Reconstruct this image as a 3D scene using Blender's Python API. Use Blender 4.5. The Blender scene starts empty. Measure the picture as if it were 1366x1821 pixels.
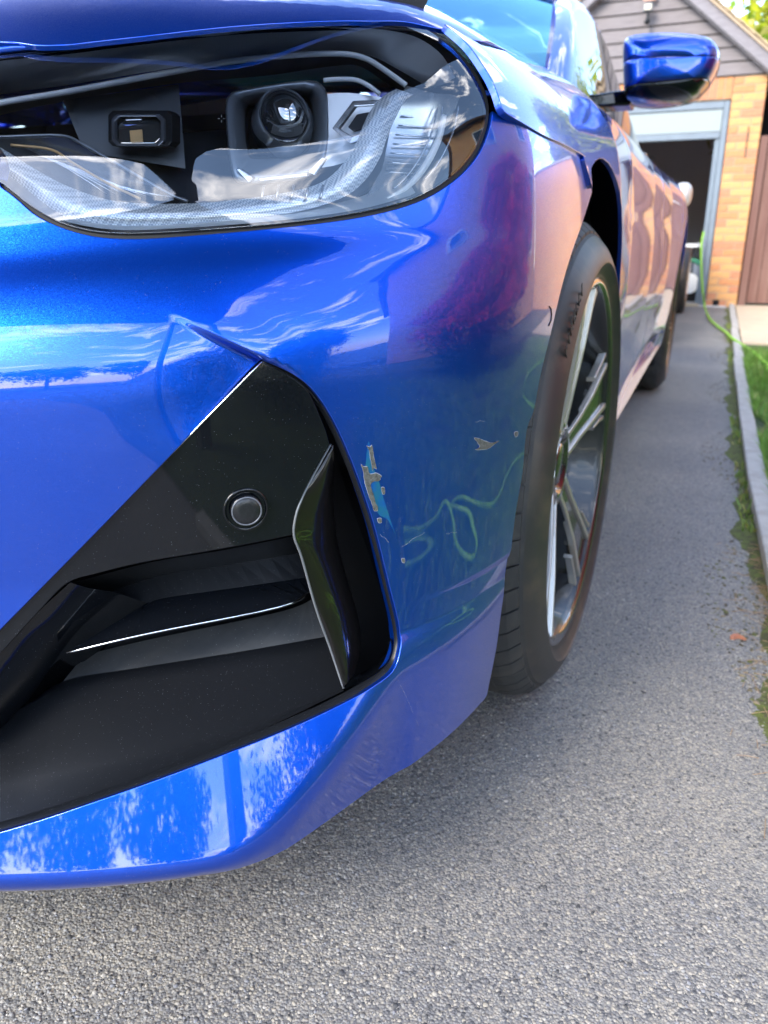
import bpy, bmesh, math, random
import numpy as np
from mathutils import Vector, Matrix
from mathutils.bvhtree import BVHTree
from mathutils.geometry import delaunay_2d_cdt

rnd = random.Random(7)
RS = np.random.RandomState(11)
SC = bpy.context.scene
COL = SC.collection

# ------------------------------------------------------------------ camera
FPX, PCX, PCY = 1400.0, 683.0, 910.5
CAMH = .67
TH = math.radians(18.9)
YAW = math.atan((1275 - 683) / (FPX / math.cos(TH)))
cam_d = bpy.data.cameras.new('camera'); cam = bpy.data.objects.new('camera', cam_d); COL.objects.link(cam)
cam.location = (0, 0, CAMH)
cam.rotation_euler = (math.pi / 2 - TH, 0, YAW)
cam_d.sensor_fit = 'VERTICAL'; cam_d.sensor_height = 36; cam_d.sensor_width = 27
cam_d.lens = FPX / 1821 * 36
cam_d.clip_start = .02; cam_d.clip_end = 400
cam_d.dof.use_dof = True; cam_d.dof.focus_distance = .62; cam_d.dof.aperture_fstop = 9.0
SC.camera = cam

# ------------------------------------------------------------------ sky and sun
SUN_EL, SUN_AZ = math.radians(36), math.radians(-157)      # azimuth measured from +Y towards +X
world = bpy.data.worlds.new('World'); SC.world = world; world.use_nodes = True
wn = world.node_tree; wn.nodes.clear()
def N(nt, t, **k):
    n = nt.nodes.new(t)
    for a, b in k.items(): setattr(n, a, b)
    return n
sky = N(wn, 'ShaderNodeTexSky', sky_type='NISHITA', sun_disc=False)
sky.sun_elevation = SUN_EL; sky.sun_rotation = SUN_AZ; sky.air_density = 1.0; sky.dust_density = .5; sky.ozone_density = 1.6
tc = N(wn, 'ShaderNodeTexCoord')
mp = N(wn, 'ShaderNodeMapping'); mp.inputs['Scale'].default_value = (1.0, 1.0, 3.6)
mp.inputs['Rotation'].default_value = (.1, .15, .7)
nz = N(wn, 'ShaderNodeTexNoise'); nz.inputs['Scale'].default_value = 3.2; nz.inputs['Detail'].default_value = 7; nz.inputs['Roughness'].default_value = .62; nz.inputs['Distortion'].default_value = .5
cr = N(wn, 'ShaderNodeValToRGB'); cr.color_ramp.elements[0].position = .53; cr.color_ramp.elements[1].position = .74
mx = N(wn, 'ShaderNodeMix', data_type='RGBA')
mx.inputs['B'].default_value = (17, 16.2, 15.6, 1)
bg = N(wn, 'ShaderNodeBackground'); bg.inputs['Strength'].default_value = .15
wo = N(wn, 'ShaderNodeOutputWorld')
L = wn.links.new
L(tc.outputs['Generated'], mp.inputs['Vector']); L(mp.outputs['Vector'], nz.inputs['Vector']); L(nz.outputs['Fac'], cr.inputs['Fac'])
L(cr.outputs['Color'], mx.inputs['Factor']); L(sky.outputs['Color'], mx.inputs['A']); L(mx.outputs['Result'], bg.inputs['Color']); L(bg.outputs['Background'], wo.inputs['Surface'])
sun_d = bpy.data.lights.new('sun', 'SUN'); sun_d.energy = 1.05; sun_d.angle = math.radians(22); sun_d.color = (1, .93, .84)
sun = bpy.data.objects.new('sun', sun_d); COL.objects.link(sun)
sd = Vector((math.sin(SUN_AZ) * math.cos(SUN_EL), math.cos(SUN_AZ) * math.cos(SUN_EL), math.sin(SUN_EL)))
sun.rotation_euler = sd.to_track_quat('Z', 'Y').to_euler()
SC.view_settings.view_transform = 'Standard'; SC.view_settings.look = 'None'
SC.view_settings.exposure = 2.45; SC.view_settings.gamma = 1; SC.view_settings.use_curve_mapping = False
SC.render.engine = 'CYCLES'
SC.cycles.max_bounces = 8; SC.cycles.transparent_max_bounces = 12; SC.cycles.glossy_bounces = 5
SC.cycles.sample_clamp_indirect = 6

# ------------------------------------------------------------------ pixel helpers (full-size photo pixels -> rays in the place)
_c, _s = math.cos(YAW), math.sin(YAW)
FW = np.array([-_s * math.cos(TH), _c * math.cos(TH), -math.sin(TH)])
RT = np.array([_c, _s, 0.]); UP = np.cross(RT, FW); CAM = np.array([0, 0, CAMH])
def ray(x, y): return FW + RT * (x - PCX) / FPX - UP * (y - PCY) / FPX
def atY(x, y, Y): d = ray(x, y); return CAM + d * Y / d[1]
def atX(x, y, X): d = ray(x, y); return CAM + d * X / d[0]
def atZ(x, y, z): d = ray(x, y); return CAM + d * (z - CAMH) / d[2]

# ------------------------------------------------------------------ materials
def mat(name, base=(.5, .5, .5), rough=.5, metal=0., coat=0., coat_rough=.03, spec=.5, noise=None, bump=None, ior=None, sheen=0., emit=None, emit_s=0., trans=0., alpha=None, coat_ior=None):
    m = bpy.data.materials.new(name); m.use_nodes = True
    nt = m.node_tree; b = nt.nodes['Principled BSDF']
    b.inputs['Base Color'].default_value = (*base, 1); b.inputs['Roughness'].default_value = rough
    b.inputs['Metallic'].default_value = metal; b.inputs['Coat Weight'].default_value = coat
    b.inputs['Coat Roughness'].default_value = coat_rough; b.inputs['Specular IOR Level'].default_value = spec
    b.inputs['Transmission Weight'].default_value = trans
    if ior: b.inputs['IOR'].default_value = ior
    if coat_ior: b.inputs['Coat IOR'].default_value = coat_ior
    if emit: b.inputs['Emission Color'].default_value = (*emit, 1); b.inputs['Emission Strength'].default_value = emit_s
    t = None
    if noise or bump: t = N(nt, 'ShaderNodeTexCoord')
    if noise:   # (scale, colour2, lo, hi, stretch)
        sc_, c2, lo, hi = noise[:4]; st = noise[4] if len(noise) > 4 else (1, 1, 1)
        mm = N(nt, 'ShaderNodeMapping'); mm.inputs['Scale'].default_value = st
        nn = N(nt, 'ShaderNodeTexNoise'); nn.inputs['Scale'].default_value = sc_; nn.inputs['Detail'].default_value = 6; nn.inputs['Roughness'].default_value = .6
        rr = N(nt, 'ShaderNodeValToRGB'); e = rr.color_ramp.elements
        e[0].position = lo; e[0].color = (*base, 1); e[1].position = hi; e[1].color = (*c2, 1)
        nt.links.new(t.outputs['Object'], mm.inputs['Vector']); nt.links.new(mm.outputs['Vector'], nn.inputs['Vector'])
        nt.links.new(nn.outputs['Fac'], rr.inputs['Fac']); nt.links.new(rr.outputs['Color'], b.inputs['Base Color'])
    if bump:    # (scale, strength, distance)
        n2 = N(nt, 'ShaderNodeTexNoise'); n2.inputs['Scale'].default_value = bump[0]; n2.inputs['Detail'].default_value = 5
        bb = N(nt, 'ShaderNodeBump'); bb.inputs['Strength'].default_value = bump[1]; bb.inputs['Distance'].default_value = bump[2]
        nt.links.new(t.outputs['Object'], n2.inputs['Vector']); nt.links.new(n2.outputs['Fac'], bb.inputs['Height']); nt.links.new(bb.outputs['Normal'], b.inputs['Normal'])
    return m

def add_dust(m, cell=900, thr=.10, col=(.55, .6, .7), dens=.85, streak=True):
    """tiny pale dust grains and road film over whatever colour the surface has"""
    nt = m.node_tree; b = nt.nodes['Principled BSDF']
    t = N(nt, 'ShaderNodeTexCoord')
    v = N(nt, 'ShaderNodeTexVoronoi'); v.inputs['Scale'].default_value = cell; v.inputs['Randomness'].default_value = 1
    lt = N(nt, 'ShaderNodeMath', operation='LESS_THAN'); lt.inputs[1].default_value = thr
    sep = N(nt, 'ShaderNodeSeparateColor')
    gt = N(nt, 'ShaderNodeMath', operation='GREATER_THAN'); gt.inputs[1].default_value = dens
    n = N(nt, 'ShaderNodeTexNoise'); n.inputs['Scale'].default_value = 14; n.inputs['Detail'].default_value = 3
    r = N(nt, 'ShaderNodeMapRange'); r.inputs['From Min'].default_value = .42; r.inputs['From Max'].default_value = .7
    m1 = N(nt, 'ShaderNodeMath', operation='MULTIPLY'); m2 = N(nt, 'ShaderNodeMath', operation='MULTIPLY')
    mix = N(nt, 'ShaderNodeMix', data_type='RGBA'); mix.inputs['B'].default_value = (*col, 1)
    k = nt.links.new
    k(t.outputs['Object'], v.inputs['Vector']); k(t.outputs['Object'], n.inputs['Vector'])
    k(v.outputs['Distance'], lt.inputs[0]); k(v.outputs['Color'], sep.inputs['Color']); k(sep.outputs['Red'], gt.inputs[0])
    k(n.outputs['Fac'], r.inputs['Value'])
    k(lt.outputs[0], m1.inputs[0]); k(gt.outputs[0], m1.inputs[1]); k(m1.outputs[0], m2.inputs[0]); m2.inputs[1].default_value = .75
    src = b.inputs['Base Color']
    if src.is_linked: k(src.links[0].from_socket, mix.inputs['A'])
    else: mix.inputs['A'].default_value = src.default_value
    k(m2.outputs[0], mix.inputs['Factor']); k(mix.outputs['Result'], b.inputs['Base Color'])
    # dust grains sit on the lacquer: kill coat and metal there
    inv = N(nt, 'ShaderNodeMath', operation='SUBTRACT'); inv.inputs[0].default_value = 1; k(m2.outputs[0], inv.inputs[1])
    for nm in ('Coat Weight', 'Metallic'):
        val = b.inputs[nm].default_value
        if val > 0:
            q = N(nt, 'ShaderNodeMath', operation='MULTIPLY'); q.inputs[1].default_value = val
            k(inv.outputs[0], q.inputs[0]); k(q.outputs[0], b.inputs[nm])
    # road film: coat roughness wanders a little
    fr = N(nt, 'ShaderNodeMapRange'); fr.inputs['To Min'].default_value = b.inputs['Coat Roughness'].default_value; fr.inputs['To Max'].default_value = b.inputs['Coat Roughness'].default_value + .03
    k(n.outputs['Fac'], fr.inputs['Value']); k(fr.outputs['Result'], b.inputs['Coat Roughness'])

def paint_material():
    m = mat('blue_metallic_paint', (.0, .070, .58), .33, .88, 1.0, .012, coat_ior=1.62)
    nt = m.node_tree; b = nt.nodes['Principled BSDF']; k = nt.links.new
    t = N(nt, 'ShaderNodeTexCoord')
    v = N(nt, 'ShaderNodeTexVoronoi'); v.inputs['Scale'].default_value = 2600
    # flakes: each cell tilts its own normal a little
    sub = N(nt, 'ShaderNodeVectorMath', operation='SUBTRACT'); sub.inputs[1].default_value = (.5, .5, .5)
    sc_ = N(nt, 'ShaderNodeVectorMath', operation='SCALE'); sc_.inputs['Scale'].default_value = .13
    g = N(nt, 'ShaderNodeNewGeometry'); ad = N(nt, 'ShaderNodeVectorMath', operation='ADD'); no = N(nt, 'ShaderNodeVectorMath', operation='NORMALIZE')
    k(t.outputs['Object'], v.inputs['Vector']); k(v.outputs['Color'], sub.inputs[0]); k(sub.outputs[0], sc_.inputs[0])
    k(sc_.outputs[0], ad.inputs[0]); k(g.outputs['Normal'], ad.inputs[1]); k(ad.outputs[0], no.inputs[0]); k(no.outputs[0], b.inputs['Normal'])
    k(g.outputs['Normal'], b.inputs['Coat Normal'])
    add_dust(m, 800, .11, (.42, .5, .68), .935)
    return m

M = {}
M['paint'] = paint_material()
M['gloss'] = mat('gloss_black_plastic', (.003, .004, .006), .25, 0, .65, .02, spec=.10); add_dust(M['gloss'], 820, .12, (.30, .33, .37), .91)
M['satin'] = mat('satin_black_plastic', (.007, .008, .010), .34, spec=.28, bump=(900, .12, .0006)); add_dust(M['satin'], 850, .13, (.28, .30, .33), .88)
M['matte'] = mat('matte_grey_plastic', (.05, .052, .055), .55, noise=(40, (.075, .075, .075), .35, .8)); add_dust(M['matte'], 600, .15, (.5, .5, .5), .88)
M['rubber'] = mat('black_rubber_seal', (.012, .012, .013), .6, spec=.3)
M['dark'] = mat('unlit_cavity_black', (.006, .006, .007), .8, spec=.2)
M['chromeline'] = mat('bright_edge_trim', (.75, .78, .82), .18, 1)
M['liner'] = mat('wheel_arch_liner_felt', (.010, .010, .012), .9, spec=.15, bump=(300, .4, .002))
M['house_black'] = mat('headlight_inner_black', (.012, .016, .024), .30, spec=.55)
M['house_grey'] = mat('headlight_inner_grey', (.62, .65, .68), .34, .6, bump=(60, .05, .001))
M['silver'] = mat('satin_silver_plastic', (.62, .65, .70), .24, .9)
M['guide'] = mat('frosted_light_guide', (.88, .92, .95), .25, .0, .6, spec=.7)
M['amber'] = mat('warm_chip', (.65, .42, .20), .3, .2)
M['white'] = mat('white_plastic', (.78, .78, .76), .4)

def glass(name, tint=(1, 1, 1), f0=1.5, rough=0.0, mixadd=0.0):
    m = bpy.data.materials.new(name); m.use_nodes = True; nt = m.node_tree; nt.nodes.clear()
    o = N(nt, 'ShaderNodeOutputMaterial'); gl = N(nt, 'ShaderNodeBsdfGlossy'); tr = N(nt, 'ShaderNodeBsdfTransparent'); mxs = N(nt, 'ShaderNodeMixShader'); fr = N(nt, 'ShaderNodeFresnel')
    gl.inputs['Roughness'].default_value = rough; tr.inputs['Color'].default_value = (*tint, 1); fr.inputs['IOR'].default_value = f0
    k = nt.links.new
    k(fr.outputs[0], mxs.inputs[0]); k(tr.outputs[0], mxs.inputs[1]); k(gl.outputs[0], mxs.inputs[2]); k(mxs.outputs[0], o.inputs['Surface'])
    return m
M['lens'] = glass('clear_headlight_lens', (.98, .99, 1), 2.15)
M['glass_teal'] = glass('tinted_windscreen', (.30, .75, .70), 2.6)
M['glass_teal'].node_tree.nodes['Glossy BSDF'].inputs['Color'].default_value = (.55, 1, .90, 1)
M['glass_dark'] = glass('tinted_side_window', (.05, .07, .07), 1.9)
M['sealens'] = mat('dark_projector_glass', (.02, .025, .03), .02, 0, 1, .0, spec=1.0, ior=1.9, coat_ior=2.2)

# ------------------------------------------------------------------ object helpers
def link(name, me, m=None, parent=None):
    o = bpy.data.objects.new(name, me); COL.objects.link(o)
    if m is not None and len(me.materials) == 0: me.materials.append(m)
    if parent is not None: o.parent = parent
    return o
def tag(o, label=None, cat=None, group=None, kind=None):
    if label: o['label'] = label
    if cat: o['category'] = cat
    if group: o['group'] = group
    if kind: o['kind'] = kind
    return o
def empty(name, loc=(0, 0, 0), rz=0, label=None, cat=None, group=None):
    o = bpy.data.objects.new(name, None); COL.objects.link(o); o.location = loc; o.rotation_euler = (0, 0, rz); o.empty_display_size = .1
    return tag(o, label, cat, group)
def mesh(name, V, Fc, m=None, parent=None, smooth=False, bevel=0, normals=None, mats=None, fmat=None, autos=None):
    me = bpy.data.meshes.new(name); me.from_pydata([tuple(map(float, v)) for v in V], [], [tuple(f) for f in Fc]); me.update()
    if smooth: me.polygons.foreach_set('use_smooth', [True] * len(me.polygons))
    if mats:
        for q in mats: me.materials.append(q)
        if fmat is not None: me.polygons.foreach_set('material_index', fmat)
    if normals is not None: me.normals_split_custom_set_from_vertices([tuple(map(float, q)) for q in normals])
    o = link(name, me, m, parent)
    if bevel:
        b = o.modifiers.new('bevel', 'BEVEL'); b.width = bevel; b.segments = 2; b.limit_method = 'ANGLE'; b.angle_limit = math.radians(35)
    return o
BOXF = [(0, 3, 2, 1), (4, 5, 6, 7), (0, 1, 5, 4), (1, 2, 6, 5), (2, 3, 7, 6), (3, 0, 4, 7)]
def boxv(x0, x1, y0, y1, z0, z1): return [(x0, y0, z0), (x1, y0, z0), (x1, y1, z0), (x0, y1, z0), (x0, y0, z1), (x1, y0, z1), (x1, y1, z1), (x0, y1, z1)]
class MB:
    def __init__(s): s.V = []; s.F = []
    def add(s, V, Fc): n = len(s.V); s.V += [tuple(v) for v in V]; s.F += [tuple(i + n for i in f) for f in Fc]; return s
    def box(s, *a): return s.add(boxv(*a), BOXF)
    def tube(s, pts, r, n=8, cap=True):
        V, Fc = tube_geo(pts, r, n, cap); return s.add(V, Fc)
    def build(s, name, m, parent=None, **k): return mesh(name, s.V, s.F, m, parent, **k)
def tube_geo(pts, r, n=8, cap=True):
    P = [Vector(p) for p in pts]; V = []; Fc = []; prev = None
    rr = r if hasattr(r, '__len__') else [r] * len(P)
    for i, p in enumerate(P):
        t = (P[min(i + 1, len(P) - 1)] - P[max(i - 1, 0)]).normalized()
        a = prev if prev is not None else (Vector((0, 0, 1)) if abs(t.z) < .9 else Vector((1, 0, 0)))
        a = (a - t * a.dot(t)).normalized(); prev = a; b = t.cross(a)
        for j in range(n):
            th = 2 * math.pi * j / n; V.append(tuple(p + (a * math.cos(th) + b * math.sin(th)) * rr[i]))
    for i in range(len(P) - 1):
        for j in range(n): Fc.append((i * n + j, i * n + (j + 1) % n, (i + 1) * n + (j + 1) % n, (i + 1) * n + j))
    if cap: Fc.append(tuple(range(n))[::-1]); Fc.append(tuple(range((len(P) - 1) * n, len(P) * n)))
    return V, Fc
def cr_pts(P, seg=6, closed=False):
    """Catmull-Rom through points; a point given twice in a row is a sharp corner"""
    P = [np.array(p, float) for p in P]; n = len(P); out = []
    rng = range(n) if closed else range(n - 1)
    for i in rng:
        p1, p2 = P[i], P[(i + 1) % n]
        p0 = P[(i - 1) % n] if (closed or i > 0) else p1; p3 = P[(i + 2) % n] if (closed or i + 2 < n) else p2
        if np.allclose(p1, p2): continue
        if np.allclose(p0, p1): p0 = p1 - (p2 - p1) * .5
        if np.allclose(p3, p2): p3 = p2 + (p2 - p1) * .5
        for k in range(seg):
            t = k / seg
            out.append(.5 * ((2 * p1) + (-p0 + p2) * t + (2 * p0 - 5 * p1 + 4 * p2 - p3) * t * t + (-p0 + 3 * p1 - 3 * p2 + p3) * t ** 3))
    if not closed: out.append(P[-1])
    return out
def pchip_tab(pts, step=.001, sigma=.004):
    xs = np.array([p[0] for p in pts], float); ys = np.array([p[1] for p in pts], float)
    X = np.arange(xs[0], xs[-1] + step, step); Y = np.interp(X, xs, ys)
    k = int(3 * sigma / step) + 1; g = np.exp(-.5 * (np.arange(-k, k + 1) * step / sigma) ** 2); g /= g.sum()
    # extend linearly so the ends keep their slope
    s0 = (Y[1] - Y[0]); s1 = (Y[-1] - Y[-2])
    Yp = np.concatenate([Y[0] - s0 * np.arange(k, 0, -1), Y, Y[-1] + s1 * np.arange(1, k + 1)])
    return X, np.convolve(Yp, g, 'valid')
def sstep(a, b, x): t = np.clip((x - a) / (b - a), 0, 1); return t * t * (3 - 2 * t)
# ------------------------------------------------------------------ the blue car: body surfaces
CX = -1.06                                   # car's centre plane
def bspl(P, n=60):
    P = [np.array(p, float) for p in P]; P = [2 * P[0] - P[1]] + P + [2 * P[-1] - P[-2]]; out = []
    for i in range(1, len(P) - 2):
        for k in range(n):
            t = k / n
            out.append(((1 - t) ** 3 * P[i - 1] + (3 * t ** 3 - 6 * t ** 2 + 4) * P[i] + (-3 * t ** 3 + 3 * t ** 2 + 3 * t + 1) * P[i + 1] + t ** 3 * P[i + 2]) / 6)
    out.append(P[-2]); return np.array(out)
PLAN = bspl([(CX, .265), (-.92, .275), (-.78, .297), (-.64, .335), (-.52, .375), (-.41, .425), (-.315, .485), (-.24, .565), (-.185, .66), (-.155, .76), (-.145, .87), (-.143, 1.0), (-.143, 1.15), (-.143, 1.3)])
_d = np.r_[0, np.cumsum(np.hypot(*np.diff(PLAN, axis=0).T))]
ST = np.arange(0, _d[-1], .001); PX = np.interp(ST, _d, PLAN[:, 0]); PY = np.interp(ST, _d, PLAN[:, 1])
_tx, _ty = np.gradient(PX), np.gradient(PY); _l = np.hypot(_tx, _ty); NX, NY = _ty / _l, -_tx / _l   # outward
def s_at(x): return float(np.interp(x, PX, ST)) if x < -.15 else float(ST[np.argmax(PX >= x)])
def s_atY(Y): return float(np.interp(Y, PY, ST))
def front_Y(x): return np.interp(x, PX[:PX.argmax()], PY[:PX.argmax()])
ZF, DF = pchip_tab([(.05, -.15), (.135, -.05), (.160, .0), (.33, .0), (.42, -.003), (.53, .002), (.57, .003), (.595, .001), (.612, -.005), (.632, -.016), (.652, -.030), (.664, -.044), (.677, -.051), (.69, -.058), (.74, -.0765), (.79, -.113), (.84, -.176), (.87, -.236), (.95, -.5)], sigma=.0055)
ZS, DS = pchip_tab([(.05, -.09), (.15, -.014), (.33, -.003), (.45, .0), (.58, .001), (.66, -.001), (.74, -.007), (.775, -.014), (.80, -.028), (.83, -.055), (.86, -.10), (.95, -.30)], sigma=.014)
S_A, S_B = s_atY(.50), s_atY(.78)
S_L = s_at(-.30)
_SH = pchip_tab([(-.1, -.03), (s_at(-.62), -.022), (s_at(-.4), -.004), (s_at(-.2), .016), (s_atY(.7), .02), (2.2, .02)], .001, .05)
_ZC = pchip_tab([(-.1, .193), (.775, .193), (.93, .318), (1.2, .345), (2.2, .345)], .001, .02)
def off1(s, z):
    w = sstep(S_A, S_B, s)
    sh = np.interp(s, *_SH)
    zz = z - sh * sstep(.5, .62, z) * (1 - sstep(.70, .80, z))
    # the lip facet ends at a sharp slanting crease near the corner
    zc = np.interp(s, *_ZC); tip = np.interp(s, [0, S_L], [.0, .012])
    up_ = .42 * np.maximum(.335 - z, 0) ** 1.0; dn_ = .42 * (.335 - zc) - np.interp(s, [.74, .80, .95], [.9, .30, .06]) * (zc - z)
    k = .013; h = np.clip(.5 + .5 * (dn_ - up_) / k, 0, 1); lip = dn_ * (1 - h) + up_ * h - k * h * (1 - h); lip = np.where(z > .36, 0, lip)
    lip = np.maximum(lip, -.12)
    return np.interp(zz, ZF, DF) * (1 - w) + np.interp(z, ZS, DS) * w + lip
def S1(s, z, extra=0.0):
    s = np.asarray(s, float); z = np.asarray(z, float)
    o = off1(s, z) + extra
    x = np.interp(s, ST, PX) + o * np.interp(s, ST, NX); y = np.interp(s, ST, PY) + o * np.interp(s, ST, NY)
    return np.stack([x, y, z], -1)
# fold above the intake's upper corner is added for the painted skin only
FOLD = []          # filled below: (s,z) polyline from the spike to the intake corner
def fold_off(s, z):
    if not FOLD: return 0
    A, B = FOLD[0], FOLD[1]; d = np.array([B[0] - A[0], B[1] - A[1]]); L_ = np.hypot(*d); d /= L_
    a = ((s - A[0]) * d[0] + (z - A[1]) * d[1]) / L_; q = (s - A[0]) * -d[1] + (z - A[1]) * d[0]      # q>0 above the line
    am = sstep(-.05, 1.0, a) * (1 - sstep(1.0, 1.5, a))
    return -.010 * am * sstep(.0012, -.0030, q) * (1 - sstep(.02, .10, -q)) + .002 * am * sstep(.03, .0, np.abs(q)) * (q > 0)
def S1p(s, z): return S1(s, z, fold_off(np.asarray(s, float), np.asarray(z, float)))
# side of the car, Y stations and a profile parameter t (metres along the profile)
PRS = np.array([(.055, .155), (.035, .185), (.026, .24), (.020, .33), (.012, .42), (.004, .50), (.0, .58), (.001, .66), (.007, .74), (.014, .775), (.028, .80), (.055, .83), (.085, .852), (.125, .875), (.20, .905)])
_t = np.r_[0, np.cumsum(np.hypot(*np.diff(PRS, axis=0).T))]
T_, IN_ = pchip_tab(list(zip(_t, PRS[:, 0])), sigma=.010); _, ZZ_ = pchip_tab(list(zip(_t, PRS[:, 1])), sigma=.010)
RISE = pchip_tab([(.3, 0), (.80, 0), (1.05, .018), (1.35, .042), (1.75, .066), (2.4, .074), (3.4, .08), (4.4, .085), (5.3, .05)], .002, .08)
def side_x(Y):
    base = np.where(Y < 1.0, np.interp(Y, PY, PX), -.143)
    return base + np.interp(Y, [0, 1.0, 1.3, 1.7, 2.4, 3.2, 3.9, 4.3, 4.7, 4.95, 5.1], [0, 0, .004, -.012, -.016, -.010, .012, .004, -.05, -.14, -.34])
def S2(Y, t):
    Y = np.asarray(Y, float); t = np.asarray(t, float)
    ins = np.interp(t, T_, IN_); z = np.interp(t, T_, ZZ_)
    rise = np.interp(Y, RISE[0], RISE[1]) * sstep(.6, .86, z)
    # sculpting of the doors: tucked waist, sill flare, shoulder over the wheel
    doors = sstep(1.5, 1.8, Y) * (1 - sstep(3.3, 3.8, Y))
    ins = ins + doors * (.012 * np.exp(-((z - .40) / .09) ** 2) + .030 * sstep(.36, .24, z) * sstep(1.6, 3.4, Y) + .006 * np.exp(-((z - .72) / .03) ** 2))
    arch = np.exp(-((Y - 1.08) / .45) ** 2) + np.exp(-((Y - 4.05) / .45) ** 2)
    ins = ins - .005 * arch * np.exp(-((z - .70) / .06) ** 2)
    return np.stack([side_x(Y) - ins, Y, z + rise], -1)
# hood height field
_HA = pchip_tab(list(zip([-.3, .0, .014, .028, .055, .085, .125, .20, .34, .55, .95], [.5, .70, .775, .80, .83, .852, .875, .922, .960, .982, .994])), .002, .014)
_HB = pchip_tab(list(zip([-.3, 0.03, .118, .180, .24, .34, .5, .8, 1.2, 1.7, 2.6], [.5, .70, .79, .84, .872, .899, .926, .955, .985, 1.01, 1.03])), .002, .02)
def hood_z(x, Y):
    ins = -.143 - x + 0 * Y
    A = np.interp(ins, *_HA) + np.interp(Y, RISE[0], RISE[1])
    dY = Y - front_Y(x)
    B = np.interp(dY, *_HB)
    k = .022; h = np.clip(.5 + .5 * (B - A) / k, 0, 1)
    return B * (1 - h) + A * h - k * h * (1 - h)
def SH(x, Y): x = np.asarray(x, float); Y = np.asarray(Y, float); return np.stack([x, Y, hood_z(x, Y)], -1)

class Surf:
    """a parametric surface with a ray-casting mesh, so that features can be laid on it where the photograph shows them"""
    def __init__(s, fn, u0, u1, nu, v0, v1, nv, side=(1, -1, 0)):
        s.fn = fn; s.side = np.array(side, float); U = np.linspace(u0, u1, nu); V = np.linspace(v0, v1, nv); G = fn(*np.meshgrid(U, V, indexing='ij'))
        s.U, s.V, s.nv = U, V, nv; P = G.reshape(-1, 3); Fc = []
        for i in range(nu - 1):
            for j in range(nv - 1):
                a = i * nv + j; Fc.append((a, a + nv, a + 1)); Fc.append((a + nv, a + nv + 1, a + 1))
        s.P = P; s.F = Fc; s.b = BVHTree.FromPolygons([tuple(p) for p in P], Fc)
    def uv(s, x, y):
        d = Vector(ray(x, y)).normalized(); h = s.b.ray_cast(Vector(CAM), d)
        if h[0] is None: return None
        f = s.F[h[2]]; A, B, C = [Vector(s.P[i]) for i in f]; p = h[0]
        v0, v1, v2 = B - A, C - A, p - A; d00, d01, d11, d20, d21 = v0.dot(v0), v0.dot(v1), v1.dot(v1), v2.dot(v0), v2.dot(v1)
        D = d00 * d11 - d01 * d01; b = (d11 * d20 - d01 * d21) / D; c = (d00 * d21 - d01 * d20) / D; a = 1 - b - c
        uvs = [(s.U[i // s.nv], s.V[i % s.nv]) for i in f]
        return np.array([a * uvs[0][0] + b * uvs[1][0] + c * uvs[2][0], a * uvs[0][1] + b * uvs[1][1] + c * uvs[2][1]])
    def hit(s, x, y, dep=0.0):
        """point on the pixel's ray, dep metres (along +Y) behind the surface"""
        q = s.uv(x, y)
        if q is None: raise RuntimeError('ray misses surface %s %s' % (x, y))
        p = s.fn(*q); Y = p[1] + dep; d = ray(x, y); return CAM + d * Y / d[1]
    def nrm(s, u, v, e=.002):
        n = np.cross(s.fn(u + e, v) - s.fn(u - e, v), s.fn(u, v + e) - s.fn(u, v - e)); n /= np.linalg.norm(n, axis=-1, keepdims=True) + 1e-12
        return n
B1 = Surf(S1, 0, ST[-1] - .15, 420, .08, .93, 300)
B2 = Surf(S2, .55, 5.0, 400, 0, T_[-1], 160)
BH = Surf(SH, CX, -.17, 200, .38, 2.0, 240)

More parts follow.
